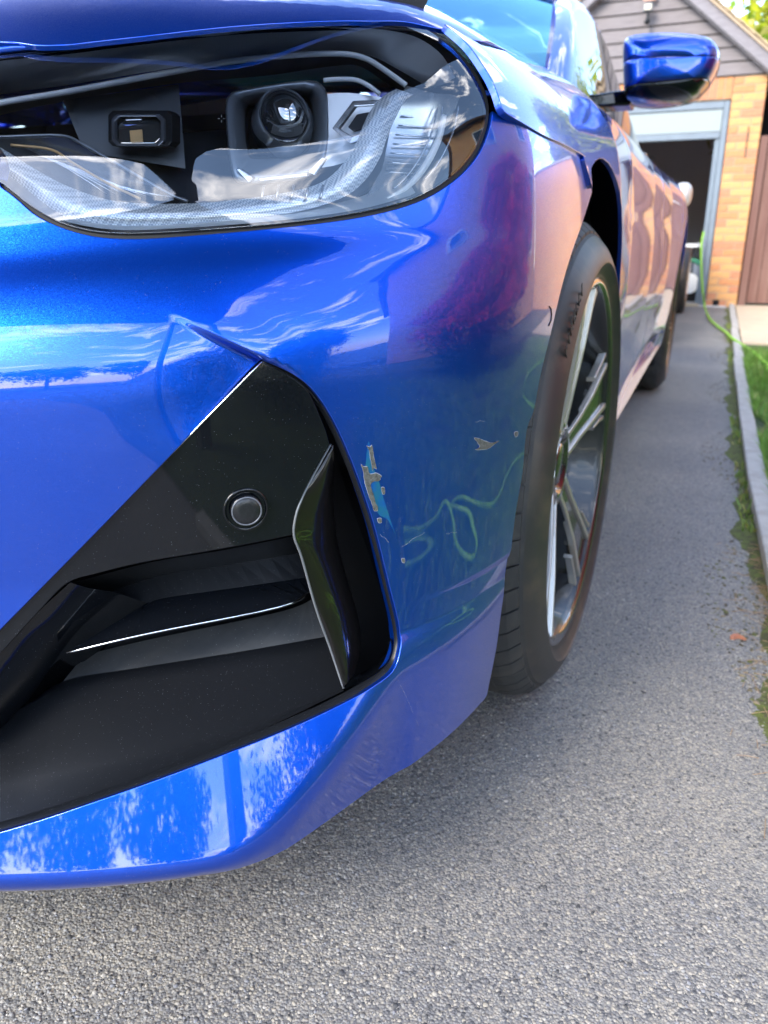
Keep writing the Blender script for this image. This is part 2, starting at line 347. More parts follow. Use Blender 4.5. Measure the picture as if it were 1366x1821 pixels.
def inside(P, poly):
    x, y = P[:, 0], P[:, 1]; r = np.zeros(len(P), bool); n = len(poly); j = n - 1
    for i in range(n):
        xi, yi = poly[i]; xj, yj = poly[j]
        if yi != yj:
            c = ((yi > y) != (yj > y)) & (x < (xj - xi) * (y - yi) / (yj - yi) + xi); r ^= c
        j = i
    return r
def panel(name, surf, outer, holes=(), step=.007, m=None, parent=None, rim=.014, off=0.0, lines=(), fn=None, flip=False, back=None, rr=.0009):
    """a skin cut out of a surface: constrained triangulation in the surface's own coordinates, exact normals, rolled edge"""
    fn = fn or surf.fn
    loops = [np.array(outer, float)] + [np.array(h, float) for h in holes]
    V = []; E = []; spans = []
    for lp in loops:
        k = len(V); V += [tuple(p) for p in lp]; E += [(k + i, k + (i + 1) % len(lp)) for i in range(len(lp))]; spans.append((k, len(lp)))
    for ln in lines:
        k = len(V); V += [tuple(p) for p in ln]; E += [(k + i, k + i + 1) for i in range(len(ln) - 1)]
    bd = np.array(V); lo, hi = bd.min(0), bd.max(0)
    gx, gy = np.meshgrid(np.arange(lo[0] + step / 2, hi[0], step), np.arange(lo[1] + step / 2, hi[1], step)); G = np.stack([gx.ravel(), gy.ravel()], -1)
    keep = inside(G, loops[0])
    for h in loops[1:]: keep &= ~inside(G, h)
    G = G[keep]
    if len(G):
        dmin = np.full(len(G), 9.)
        for b in bd: dmin = np.minimum(dmin, np.abs(G - b).max(1))
        G = G[dmin > step * .3]
    A = [Vector(p) for p in V] + [Vector(p) for p in G]
    r = delaunay_2d_cdt(A, E, [], 0, 1e-7)
    P2 = np.array([tuple(p) for p in r[0]]); tri = np.array([f for f in r[2]]); c = P2[tri].mean(1)
    keep = inside(c, loops[0])
    for h in loops[1:]: keep &= ~inside(c, h)
    tri = tri[keep]
    pos = fn(P2[:, 0], P2[:, 1]); e = .0028 if surf is B1 else .004
    nn = np.cross(fn(P2[:, 0] + e, P2[:, 1]) - fn(P2[:, 0] - e, P2[:, 1]), fn(P2[:, 0], P2[:, 1] + e) - fn(P2[:, 0], P2[:, 1] - e))
    nn /= np.linalg.norm(nn, axis=1, keepdims=True) + 1e-12
    if flip: nn = -nn
    pos = pos + nn * off
    g = np.cross(pos[tri[:, 1]] - pos[tri[:, 0]], pos[tri[:, 2]] - pos[tri[:, 0]])
    bad = (g * nn[tri[:, 0]]).sum(1) < 0; tri[bad] = tri[bad][:, ::-1]
    Vs = list(pos); Ns = list(nn); Fc = [tuple(t) for t in tri]
    if rim:
        omap = {}
        for i, src in enumerate(r[3]):
            for q in src: omap[q] = i
        for li, (k, n) in enumerate(spans):
            ids = [omap[k + i] for i in range(n)]; p2 = P2[ids]; area = .5 * np.sum(p2[:, 0] * np.roll(p2[:, 1], -1) - np.roll(p2[:, 0], -1) * p2[:, 1])
            sgn = 1 if (area > 0) == (li == 0) else -1
            p0 = pos[ids]; n0 = nn[ids]; tg = np.roll(p0, -1, 0) - np.roll(p0, 1, 0); tg /= np.linalg.norm(tg, axis=1, keepdims=True) + 1e-12
            out = np.cross(tg, n0) * sgn * (-1 if flip else 1); out /= np.linalg.norm(out, axis=1, keepdims=True) + 1e-12
            b0 = len(Vs)
            mid = out + n0; mid /= np.linalg.norm(mid, axis=1, keepdims=True)
            r1 = p0 + out * rr * .7 - n0 * rr * .3; r2 = p0 + out * rr - n0 * rr; r3 = p0 + out * rr - n0 * rim
            for arr, na in ((p0, n0), (r1, mid), (r2, out), (r3, out)): Vs += list(arr); Ns += list(na)
            for a in range(3):
                for i in range(n):
                    j = (i + 1) % n; q = (b0 + a * n + i, b0 + a * n + j, b0 + (a + 1) * n + j, b0 + (a + 1) * n + i)
                    gg = np.cross(Vs[q[1]] - Vs[q[0]], Vs[q[2]] - Vs[q[0]])
                    Fc.append(q if np.dot(gg, Ns[q[0]] + Ns[q[3]]) > 0 else q[::-1])
    return mesh(name, Vs, Fc, m, parent, smooth=True, normals=Ns)
def px_poly(surf, pts, seg=6, closed=True):
    """photo pixels -> surface coordinates; entries ('s',u,v) are surface coordinates already"""
    q = []
    for p in pts:
        if p[0] == 's': q.append(np.array(p[1:3], float))
        else:
            h = surf.uv(*p)
            if h is None: print('MISS', p); continue
            q.append(h)
    return cr_pts(q, seg, closed)
def strip(name, rows, m, parent, smooth=True, thick=0, closed=False, sub=0):
    """rows: lists of 3D points (same length), lofted"""
    n = len(rows[0]); V = [p for r in rows for p in r]; Fc = []
    for i in range(len(rows) - 1):
        for j in range(n if closed else n - 1): k = (j + 1) % n; Fc.append((i * n + j, i * n + k, (i + 1) * n + k, (i + 1) * n + j))
    o = mesh(name, V, Fc, m, parent, smooth=smooth)
    if thick: q = o.modifiers.new('solid', 'SOLIDIFY'); q.thickness = thick; q.offset = 0
    return o

car = empty('blue_car', (CX, 2.6, 0), 0, 'metallic blue car filling the foreground, with paint chips and scrapes on its front bumper corner', 'car')
car_inv = Vector((-CX, -2.6, 0))
def rel(o):   # parts are built in world coordinates: bring them under the car's own base point
    o.parent = car; o.matrix_parent_inverse = Matrix.Translation(car_inv); return o
def sub(o, p): o.parent = p; return o

# --- front bumper skin
intake = [(-330, 1560), (-330, 1560), (-330, 1420), (-330, 1420), (0, 1118), (0, 1118), (160, 956), (320, 791), (466, 641), (466, 641), (520, 664), (558, 693), (597, 752), (635, 840), (670, 945), (696, 1050), (712, 1120), (713, 1158), (698, 1196), (652, 1230), (560, 1277), (400, 1343), (200, 1417), (0, 1482)]
ZB = .168
bump_top = [('s', 0, .66), (-150, 240), (0, 333), (70, 388), (150, 418), (230, 426), (330, 421), (500, 406), (640, 388), (740, 362), (806, 325), (848, 282), (870, 235), (877, 199), (877, 199), (900, 211), (960, 240), (1000, 259), (1038, 282), (1038, 282), (1046, 312), (1053, 341), (1053, 341)]
arch_px = [(1038, 389), (1017, 449), (998, 514), (975, 611), (961, 668), (950, 726), (936, 768), (929, 841), (917, 912), (903, 991), (894, 1070), (883, 1150), (866, 1236), (866, 1236)]
bo = px_poly(B1, bump_top + arch_px, 5, False)
FOLD[:] = [B1.uv(296, 556), B1.uv(468, 640)]
e_ = bo[-1]; low = []
low = [(e_[0] - .008, e_[1] - .002), (e_[0] - .03, e_[1] - .001), (1.0, .184), (.92, .181), (.83, .182), (.75, .181), (.6, .180), (.4, .18), (0.0, .18), (0.0, .18)]
low = cr_pts([bo[-1], bo[-1]] + [np.array(q) for q in low], 6, False)[1:-1]
outer = [np.array((0., float(bo[0][1])))] + bo[1:] + low + [np.array((0., .17))]
hole = px_poly(B1, intake, 7, True)
fl = [FOLD[0] + (FOLD[1] - FOLD[0]) * k / 30 for k in range(30)]
dn = np.array([-(FOLD[1] - FOLD[0])[1], (FOLD[1] - FOLD[0])[0]]); dn /= np.hypot(*dn)
bumper = rel(panel('front_bumper', B1, outer, [hole], .0046, M['paint'], None, rim=.016, fn=S1p, lines=[[p + dn * o for p in fl] for o in (.006, .003, .0012, .0004, -.0004, -.0011, -.0018, -.0026, -.0034, -.005, -.008)]))
# mirror image of a car panel for the side the photograph hides
def mirrored(o, name=None):
    me = o.data.copy(); me.transform(Matrix.Translation((2 * CX, 0, 0)) @ Matrix.Diagonal((-1, 1, 1, 1))); me.flip_normals()
    c = bpy.data.objects.new(name or o.name.split('.')[0], me); COL.objects.link(c); rel(c); return c
mirrored(bumper)

# --- intake: everything behind the opening
HI = lambda pts, dep: [B1.hit(x, y, dep if not hasattr(dep, '__len__') else dep[i]) for i, (x, y) in enumerate(pts)]
fr_in = [(470, 650), (516, 674), (548, 699), (584, 757), (622, 845), (657, 948), (684, 1052), (699, 1120), (699, 1156), (686, 1184), (645, 1213), (556, 1259), (396, 1326), (198, 1400), (0, 1462), (-330, 1545)]
fr_out = intake[9:24] + [(-330, 1560)]
fo = cr_pts(HI(fr_out, .0035), 6); fi = cr_pts(HI(fr_in, .007), 6); fw = cr_pts(HI(fr_in, .11), 6)
frame = rel(strip('intake_frame', [fo, fi, fw], M['satin'], None))
# upper gloss panel carrying the parking sensor
pl_out = [('s', 0, .30), (0, 1122), (0, 1122), (160, 960), (320, 795), (467, 646), (467, 646), (514, 669), (547, 695), (562, 722), (580, 765), (588, 792), (588, 792), (557, 846), (527, 912), (521, 953), (521, 953), (400, 977), (264, 1000), (170, 1022), (115, 1040), (62, 1092), (0, 1160), (-100, 1262), ('s', 0, .27)]
q = px_poly(B1, pl_out[1:-1], 5, False)
panel_o = rel(panel('intake_upper_panel', B1, q, [px_poly(B1, [(438 + 31 * math.cos(a), 907 + 31 * math.sin(a)) for a in np.arange(0, 6.2, .5)], 2, True)], .006, M['gloss'], None, rim=.008, off=-.0035))
edge_l = cr_pts(HI([(-60, 1178), (0, 1119), (160, 957), (320, 792), (466, 643)], .0022), 6)
V, Fc = tube_geo(edge_l, .0006, 6); sub(mesh('panel_edge', V, Fc, M['chromeline'], None, smooth=True), panel_o)
edge_r = cr_pts(HI([(467, 644), (514, 667), (548, 694), (566, 716)], .0042), 6)
V, Fc = tube_geo(edge_r, .0005, 6); sub(mesh('panel_edge', V, Fc, M['satin'], None, smooth=True), panel_o)
# parking sensor: cup, silver ring, disc
pc = Vector(B1.hit(438, 907, .002)); pn = Vector(B1.nrm(*B1.uv(438, 907))).normalized()
zq = pn.to_track_quat('Z', 'Y').to_matrix()
def lathe(prof, n=40, c=pc, R=zq):
    V = []; Fc = []
    for r_, h in prof:
        for j in range(n): a = 2 * math.pi * j / n; V.append(tuple(c + R @ Vector((r_ * math.cos(a), r_ * math.sin(a), h))))
    for i in range(len(prof) - 1):
        for j in range(n): k = (j + 1) % n; Fc.append((i * n + j, i * n + k, (i + 1) * n + k, (i + 1) * n + j))
    return V, Fc
def lathe_o(name, prof, m, n=40, c=None, R=None, cap=True):
    V, Fc = lathe(prof, n, pc if c is None else c, zq if R is None else R)
    if cap: Fc.append(tuple(range((len(prof) - 1) * n, len(prof) * n)))
    return mesh(name, V, Fc, m, None, smooth=True)
SR = .0125
sensor = rel(lathe_o('parking_sensor', [(SR * 1.42, -.002), (SR * 1.36, .0012), (SR * 1.2, -.0015), (SR * 1.08, -.004), (SR * 1.0, -.0035), (SR, .0018), (SR * .97, .0028), (SR * .86, .003), (.0001, .0032)], M['gloss']))
sub(lathe_o('sensor_ring', [(SR * .95, .0030), (SR * .93, .0034), (SR * .87, .0034), (SR * .85, .0030)], mat('sensor_grey_ring', (.11, .12, .14), .4, .3), cap=False), sensor)
sub(lathe_o('sensor_face', [(SR * .85, .0029), (SR * .84, .0031), (SR * .4, .0033), (.0001, .0033)], mat('sensor_face_black', (.007, .008, .010), .30, noise=(700, (.018, .02, .023), .45, .75)), cap=True), sensor)
# air-curtain fin
f_lead = [(589, 790), (573, 818), (556, 848), (538, 884), (526, 918), (523, 953), (537, 993), (562, 1082), (588, 1155), (611, 1224)]
f_lead2 = [(593, 792), (579, 822), (563, 852), (546, 888), (536, 920), (534, 951), (546, 990), (569, 1078), (594, 1152), (613, 1219)]
f_mid = [(592, 800), (588, 830), (583, 862), (577, 900), (574, 935), (576, 968), (588, 1010), (607, 1082), (622, 1150), (623, 1208)]
f_back = [(594, 805), (593, 840), (592, 880), (594, 915), (598, 950), (605, 985), (620, 1040), (637, 1098), (641, 1150), (631, 1197)]
rows = [cr_pts(HI(f_lead, [.012, .010, .008, .005, .003, .002, .004, .006, .008, .010]), 6), cr_pts(HI(f_lead2, .005), 6), cr_pts(HI(f_mid, .017), 6), cr_pts(HI(f_back, [.014, .022, .028, .033, .036, .038, .038, .036, .030, .022]), 6), cr_pts(HI(f_back, .09), 6)]
fin = rel(strip('air_curtain_fin', rows, mat('reflection_tinted_fin', (.007, .006, .006), .3, 0, .6, .03, spec=.15), None))  # faint brown in the base colour stands in for reflected ground
V, Fc = tube_geo(rows[0], .0011, 6); sub(mesh('fin_edge', V, Fc, mat('pale_fin_edge', (.16, .17, .18), .3, .3), None, smooth=True), fin)  # thin grey line, paler than the fin, along its front edge
# duct wall seen between the fin and the frame
dk = HI([(593, 770), (600, 820), (625, 900), (655, 980), (680, 1060), (696, 1120), (696, 1156), (684, 1183), (650, 1205), (616, 1226)], .10)
dk2 = HI([(560, 790), (560, 850), (560, 900), (570, 960), (585, 1010), (600, 1080), (610, 1120), (610, 1160), (606, 1190), (600, 1226)], .115)
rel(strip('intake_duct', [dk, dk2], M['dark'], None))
cor = [HI([(696, 1135), (697, 1156), (685, 1184), (650, 1209), (614, 1227)], .010), HI([(688, 1140), (686, 1158), (672, 1178), (644, 1196), (618, 1213)], .035)]
rel(strip('intake_corner', [cr_pts(c, 6) for c in cor], M['gloss'], None))
# cross slats: recess, blade with a bright lower edge, shelf, floor
def row(pts, dep, seg=5): return cr_pts(HI(pts, dep), seg)
r0 = row([(115, 1040), (264, 1001), (400, 978), (521, 954)], [.02, .012, .010, .010]); r1 = row([(200, 1052), (290, 1022), (400, 1005), (530, 984)], .060)
r2 = row([(262, 1072), (300, 1062), (420, 1045), (552, 1026)], .048)
r3 = row([(118, 1161), (262, 1127), (498, 1079), (552, 1050)], [.020, .020, .020, .038]); r3b = row([(118, 1163), (262, 1130), (498, 1082), (556, 1052)], [.028, .028, .028, .046])
rel(strip('intake_recess', [r0, r1, r2], M['satin'], None, smooth=False))
blade = rel(strip('intake_blade', [r2, r3, r3b], M['gloss'], None, smooth=False))
V, Fc = tube_geo(r3, .0009, 6); sub(mesh('blade_edge', V, Fc, M['chromeline'], None, smooth=True), blade)
r4 = row([(150, 1165), (262, 1138), (498, 1088), (562, 1062)], .085); r5 = row([(112, 1212), (230, 1190), (420, 1160), (586, 1131)], .060)
rel(strip('intake_shelf', [r4, r5], M['matte'], None, smooth=False))
r6 = row([(0, 1275), (112, 1232), (230, 1213), (420, 1186), (592, 1150)], .045); r5b = row([(40, 1262), (112, 1212), (230, 1190), (420, 1160), (586, 1131)], .060)
r7 = row([(0, 1400), (120, 1372), (300, 1328), (470, 1275), (606, 1222)], .024)
r8 = row([(0, 1464), (120, 1428), (300, 1364), (450, 1305), (612, 1228)], .008)
rm = row([(-330, 1470), (-330, 1470), (-330, 1470), (-330, 1470), (-330, 1470)], .03)
rel(strip('intake_floor', [r5b, r6, r7, r8], M['satin'], None, smooth=True))
# rounded duct bar running down to the left
b0 = row([(125, 1036), (60, 1096), (0, 1162), (-120, 1280)], .006); b1 = row([(158, 1046), (100, 1110), (40, 1172), (-100, 1320)], .012); b2 = row([(200, 1052), (140, 1120), (60, 1215), (-90, 1370)], .03)
b3 = row([(262, 1072), (118, 1163), (40, 1262), (-90, 1440)], .055); b4 = row([(262, 1074), (112, 1230), (0, 1340), (-90, 1475)], .09)
rel(strip('intake_side_bar', [b0, b1, b2, b3, b4], M['gloss'], None))
# closed box behind everything so that no daylight leaks through
bk = px_poly(B1, [(-500, 1700), (-500, 1700), (-500, 1300), (-500, 1300), (0, 1090), (460, 620), (560, 660), (620, 740), (720, 1000), (735, 1180), (650, 1270), (300, 1420)], 4, True)
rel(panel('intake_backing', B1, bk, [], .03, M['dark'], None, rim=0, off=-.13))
# licence-side lower grille for the part beyond the frame
kg = [(0.02, .20), (0.02, .30), (.34, .30), (.34, .20)]
# ------------------------------------------------------------------ headlight
lens_px = [(-260, 160), (-260, 160), (-120, 236), (0, 322), (60, 368), (120, 398), (200, 412), (320, 409), (500, 395), (640, 376), (735, 352), (800, 316), (838, 276), (859, 232), (865, 195), (858, 165), (838, 125), (800, 80), (762, 52), (762, 52), (700, 45), (560, 44), (400, 52), (250, 68), (120, 84), (0, 96), (-260, 128), (-260, 128)]
lens_uv = px_poly(B1, lens_px, 6, True)
seal_px = [(-270, 150), (-270, 150), (-120, 226), (0, 328), (70, 383), (150, 413), (230, 421), (330, 417), (500, 402), (640, 384), (738, 359), (804, 323), (845, 281), (866, 235), (873, 196), (867, 160), (846, 119), (806, 74), (766, 44), (766, 44), (700, 38), (560, 37), (400, 45), (250, 58), (120, 74), (0, 84), (-270, 118), (-270, 118)]
hl = rel(panel('headlight', B1, px_poly(B1, seal_px, 6, True), [lens_uv], .006, M['rubber'], None, rim=.0015, off=-.003))
lens = sub(panel('headlight_lens', B1, lens_uv, [], .005, M['lens'], None, rim=.0015, off=-.0008), hl)
# inner bowl
sub(panel('inner_bowl', B1, px_poly(B1, [(x, y) for x, y in lens_px], 4, True), [], .012, M['house_black'], None, rim=0, off=-.085), hl)
wall = [p for p in lens_uv]
_b = B1.uv(-240, 200)[0]; sub(panel('lamp_backing', B1, [np.array(q) for q in ((_b, .66), (s_atY(.70), .66), (s_atY(.70), .83), (_b, .84))], [], .03, M['dark'], None, rim=0, off=-.105), hl)
w0 = [S1(*p, -.004) for p in wall]; w1 = [S1(*p, -.086) for p in wall]
sub(strip('bowl_wall', [w0, w1], M['house_black'], None, closed=True), hl)
def LI(pts, dep, seg=6): return cr_pts([B1.hit(x, y, dep if not hasattr(dep, '__len__') else dep[i]) for i, (x, y) in enumerate(pts)], seg)
M['brow'] = mat('brow_grey', (.85, .88, .92), .36, .65, bump=(60, .05, .001))
# brow: pale shelf above the bright line
brow = [LI([(-200, 142), (0, 104), (120, 90), (300, 67), (470, 52), (620, 49), (722, 60), (780, 92), (810, 138)], .004),
        LI([(-200, 170), (0, 132), (120, 112), (300, 86), (470, 70), (600, 70), (690, 84), (745, 115), (788, 150)], .030),
        LI([(-200, 212), (0, 168), (120, 151), (300, 122), (470, 97), (590, 92), (660, 100), (716, 128), (766, 158)], .050)]
sub(strip('brow_shelf', brow, M['brow'], None), hl)
b2_ = [LI([(-200, 218), (0, 186), (120, 166), (300, 132), (470, 104), (590, 96), (648, 104), (684, 124), (722, 152)], .046), LI([(-200, 260), (0, 205), (120, 180), (300, 150), (470, 135), (590, 118), (640, 118), (690, 150), (722, 165)], .075)]
sub(strip('brow_underside', b2_, M['house_black'], None), hl)
def bar(name, pts, dep, w, m, parent, h=None, seg=8):
    """flat-ish bar following pixels, width w in metres (across, in the picture's vertical)"""
    P = LI(pts, dep, seg); V, Fc = tube_geo(P, w, 8); o = mesh(name, V, Fc, m, None, smooth=True); o.parent = parent; return o
bar('light_guide', [(-200, 222), (0, 183), (120, 163), (300, 129), (420, 108), (540, 97), (610, 96), (650, 104), (686, 126), (722, 152)], .040, .0024, M['guide'], hl)
bar('light_guide', [(575, 143), (600, 141), (632, 142), (655, 152), (676, 168)], .05, .0020, M['guide'], hl)
def px_plate(name, pts, dep, m, parent, thick=.004, seg=1, holes=None, bevel=.0008):
    P = [np.array(p, float) for p in pts]; P = cr_pts(P, seg, True) if seg > 1 else P
    Fp = [B1.hit(x, y, dep) for x, y in P]; n = len(Fp); Bk = [p + np.array([0, thick, 0]) for p in Fp]
    if holes is None:
        V = Fp + Bk; Fc = [tuple(range(n)), tuple(range(2 * n - 1, n - 1, -1))] + [(i, n + i, n + (i + 1) % n, (i + 1) % n) for i in range(n)]
    else:
        Hp = [np.array(p, float) for p in holes]; Hp = cr_pts(Hp, seg, True) if seg > 1 else Hp; assert len(Hp) == n
        Hf = [B1.hit(x, y, dep) for x, y in Hp]; Hb = [p + np.array([0, thick, 0]) for p in Hf]
        V = Fp + Bk + Hf + Hb; Fc = []
        for i in range(n): j = (i + 1) % n; Fc += [(i, j, 2 * n + j, 2 * n + i), (n + i, 3 * n + i, 3 * n + j, n + j), (i, n + i, n + j, j), (2 * n + i, 2 * n + j, 3 * n + j, 3 * n + i)]
    o = mesh(name, V, Fc, m, None, bevel=bevel); o.parent = parent; return o
# small square module
rec = [B1.hit(x, y, d) for (x, y), d in zip([(112, 178), (318, 150), (330, 300), (150, 270)], [.062, .062, .066, .066])]
sub(mesh('module_recess', rec, [(0, 1, 2, 3)], mat('module_recess_grey', (.09, .105, .125), .45), None), hl)
rr_ = lambda x0, x1, y0, y1, r: [(x0 + r, y0), (x1 - r, y0), (x1, y0 + r), (x1, y1 - r), (x1 - r, y1), (x0 + r, y1), (x0, y1 - r), (x0, y0 + r)]
px_plate('small_module', rr_(192, 306, 196, 260, 8), .050, M['satin'], hl, .012, holes=rr_(203, 285, 206, 255, 9))
px_plate('module_frame', rr_(198, 291, 202, 260, 9), .047, mat('module_rim', (.12, .13, .15), .25, .6), hl, .004, holes=rr_(204, 285, 207, 255, 9))
px_plate('module_lens', rr_(204, 285, 207, 255, 9), .052, M['sealens'], hl, .002)
px_plate('led_chip', [(230, 232), (252, 230), (254, 252), (232, 253)], .0505, M['amber'], hl, .001)
px_plate('led_chip', [(222, 209), (252, 208), (252, 213), (223, 214)], .0505, M['silver'], hl, .001)
# main projector: octagonal bezel, stepped cup, glass ball
oc = [(432, 160), (545, 143), (577, 158), (583, 190), (581, 268), (553, 312), (440, 326), (412, 300), (402, 196), (410, 168)]
oc2 = [(442, 172), (540, 158), (563, 170), (570, 200), (568, 256), (545, 292), (446, 302), (425, 284), (418, 206), (424, 182)]
oc3 = [(455, 182), (535, 170), (552, 180), (557, 204), (554, 250), (538, 275), (458, 283), (440, 270), (435, 210), (440, 190)]
def ring_loft(name, rings, deps, m, cap=False, seg=3):
    rows = [cr_pts([B1.hit(x, y, d) for x, y in r], seg, True) for r, d in zip(rings, deps)]
    n = len(rows[0]); V = [p for r in rows for p in r]; Fc = []
    for i in range(len(rows) - 1):
        for j in range(n): k = (j + 1) % n; Fc.append((i * n + j, i * n + k, (i + 1) * n + k, (i + 1) * n + j))
    if cap: Fc.append(tuple(range((len(rows) - 1) * n, len(rows) * n)))
    o = mesh(name, V, Fc, m, None, smooth=True); o.parent = hl; return o
grow = lambda R, k, cx=495, cy=232: [(cx + (x - cx) * k, cy + (y - cy) * k) for x, y in R]
M['bezel'] = mat('projector_bezel_grey', (.22, .25, .29), .28, .5)
ring_loft('projector_bezel', [grow(oc, 1.01), oc, grow(oc, .97), oc2, oc3], [.085, .036, .034, .040, .060], M['bezel'])
ring_loft('projector_cup', [oc3, grow(oc3, .93), grow(oc3, .90)], [.060, .070, .085], M['house_black'], cap=True)
bc = B1.hit(502, 222, .052)
def ball(c, r, n=24, sq=1.0):
    V = []; Fc = []
    for i in range(n + 1):
        for j in range(2 * n): th = math.pi * i / n; ph = math.pi * j / n; V.append((c[0] + r * math.sin(th) * math.cos(ph), c[1] - sq * r * math.cos(th), c[2] + r * math.sin(th) * math.sin(ph)))
    for i in range(n):
        for j in range(2 * n): k = (j + 1) % (2 * n); Fc.append((i * 2 * n + j, i * 2 * n + k, (i + 1) * 2 * n + k, (i + 1) * 2 * n + j))
    return V, Fc
V, Fc = ball(bc, .0275, sq=.8); sub(mesh('projector_lens', V, Fc, M['sealens'], None, smooth=True), hl)
px_plate('bezel_foot', [(418, 300), (426, 299), (452, 316), (443, 325)], .032, M['silver'], hl, .004)
px_plate('bezel_foot', [(458, 316), (546, 306), (548, 314), (462, 323)], .032, M['silver'], hl, .004)
px_plate('bezel_foot', [(546, 306), (572, 279), (580, 281), (560, 312)], .032, M['silver'], hl, .004)
# hexagonal daylight element
px_plate('daylight_frame', [(590, 228), (627, 179), (672, 177), (700, 200), (668, 240), (622, 256)], .044, M['silver'], hl, .006, holes=[(602, 228), (631, 189), (664, 187), (682, 204), (656, 232), (626, 243)])
px_plate('daylight_insert', [(618, 226), (634, 203), (655, 199), (668, 208), (652, 228), (628, 234)], .048, M['house_black'], hl, .004)
sub(strip('daylight_body', [LI([(560, 170), (620, 165), (700, 178), (730, 195)], .060, 3), LI([(560, 300), (610, 290), (660, 262), (700, 240)], .070, 3)], M['house_grey'], None), hl)
# prismatic light guide sweeping round the bottom (micro grid)
def prism():
    m = mat('prismatic_guide', (.70, .76, .84), .25, .25, .5, .1, spec=.7)
    nt = m.node_tree; b = nt.nodes['Principled BSDF']; k = nt.links.new; t = N(nt, 'ShaderNodeTexCoord')
    a = N(nt, 'ShaderNodeTexChecker'); a.inputs['Scale'].default_value = 620; bb = N(nt, 'ShaderNodeBump'); bb.inputs['Strength'].default_value = .6; bb.inputs['Distance'].default_value = .001
    a.inputs['Color1'].default_value = (.8, .86, .93, 1); a.inputs['Color2'].default_value = (.38, .44, .52, 1)
    k(t.outputs['Object'], a.inputs['Vector']); k(a.outputs['Fac'], bb.inputs['Height']); k(bb.outputs['Normal'], b.inputs['Normal']); k(a.outputs['Color'], b.inputs['Base Color'])
    return m
M['prism'] = prism()
g_o = [(-60, 285), (0, 318), (60, 358), (120, 388), (200, 402), (320, 400), (430, 391), (540, 374), (612, 350), (650, 320), (676, 280), (690, 240), (706, 205), (720, 180), (735, 168)]
g_i = [(-60, 235), (0, 262), (70, 305), (130, 335), (210, 358), (330, 362), (430, 354), (520, 340), (572, 324), (604, 298), (630, 262), (645, 225), (660, 195), (680, 172), (705, 158)]
gm = [((a[0] + b[0]) / 2, (a[1] + b[1]) / 2) for a, b in zip(g_o, g_i)]
sub(strip('prismatic_guide', [LI(g_o, .034), LI(gm, .028), LI(g_i, .036)], M['prism'], None), hl)
sub(strip('lower_reflector', [LI([(-60, 300), (0, 330), (90, 385), (200, 408), (330, 405), (500, 392), (640, 372), (740, 345)], .012), LI([(-60, 290), (0, 320), (90, 375), (200, 398), (330, 396), (500, 380), (640, 350), (720, 310)], .040)], M['house_grey'], None), hl)
# step fans at both ends: thin blades
for k in range(11):
    t = k / 10; x0, y0 = 672 + 45 * (1 - t) + 0, 190 + 165 * t; L2 = 62 + 30 * math.sin(t * 3.1)
    bar('reflector_step', [(x0, y0), (x0 + L2 * .5, y0 + 3), (x0 + L2, y0 + 6)], .048, .0007, M['silver'], hl, seg=2)
for k in range(9):
    t = k / 8; bar('reflector_step', [(30 + 75 * t, 262 + 26 * t - 6), (120 + 100 * t, 300 + 34 * t), (190 + 140 * t, 345 + 8 * t)], .047, .0006, M['silver'], hl, seg=2)
M['refl'] = mat('left_reflector_grey', (.34, .37, .41), .22, .75)
sub(strip('left_reflector', [LI([(-60, 238), (0, 243), (60, 243), (115, 243), (150, 262), (220, 305), (330, 356)], .045), LI([(-60, 300), (0, 290), (50, 310), (100, 330), (150, 345), (210, 358), (330, 364)], .060)], M['refl'], None), hl)
bar('reflector_edge', [(-60, 238), (0, 243), (60, 241), (115, 242), (150, 258), (220, 298), (300, 344), (334, 358)], .040, .0012, M['bezel'], hl)
bar('reflector_edge', [(20, 258), (90, 266), (130, 290), (190, 325), (250, 354)], .040, .0011, M['amber'], hl)
for x in (466, 492, 519, 545, 571): bar('guide_pin', [(x + 4, 329), (x - 2, 358)], .026, .0011, M['silver'], hl, seg=2)
# curved pale blade at the outer end and its mounting lines
cur = [LI([(786, 205), (775, 245), (752, 290), (722, 328), (686, 352)], .020), LI([(793, 207), (784, 250), (762, 296), (730, 334), (690, 356)], .020)]
sub(strip('outer_blade', cur, M['guide'], None, thick=.004), hl)
for dx in (-22, -12, 16, 30): bar('outer_rib', [(800 + dx, 190), (790 + dx, 235), (768 + dx, 282), (738 + dx, 322), (700 + dx, 352)], .030, .0008, M['silver'], hl)
sub(strip('outer_reflector', [LI([(722, 152), (770, 165), (810, 170), (840, 190)], .03), LI([(700, 200), (760, 230), (800, 240), (838, 230)], .05), LI([(680, 300), (740, 310), (780, 300), (815, 275)], .05), LI([(640, 370), (700, 358), (750, 340), (790, 310)], .03)], M['refl'], None), hl)
# laser emblem mark and grime on the inner black
for a in range(4): 
    th = a * math.pi / 2; bar('bezel_mark', [(394 + 3 * math.cos(th), 211 + 3 * math.sin(th)), (394 + 6.5 * math.cos(th), 211 + 6.5 * math.sin(th))], .06, .0003, M['guide'], hl, seg=1)
mh = mirrored(hl, 'headlight')
sub_l = lens.data.copy(); sub_l.transform(Matrix.Translation((2 * CX, 0, 0)) @ Matrix.Diagonal((-1, 1, 1, 1))); sub_l.flip_normals(); sub(bpy.data.objects.new('headlight_lens', sub_l), mh); COL.objects.link(bpy.data.objects['headlight_lens.001'])

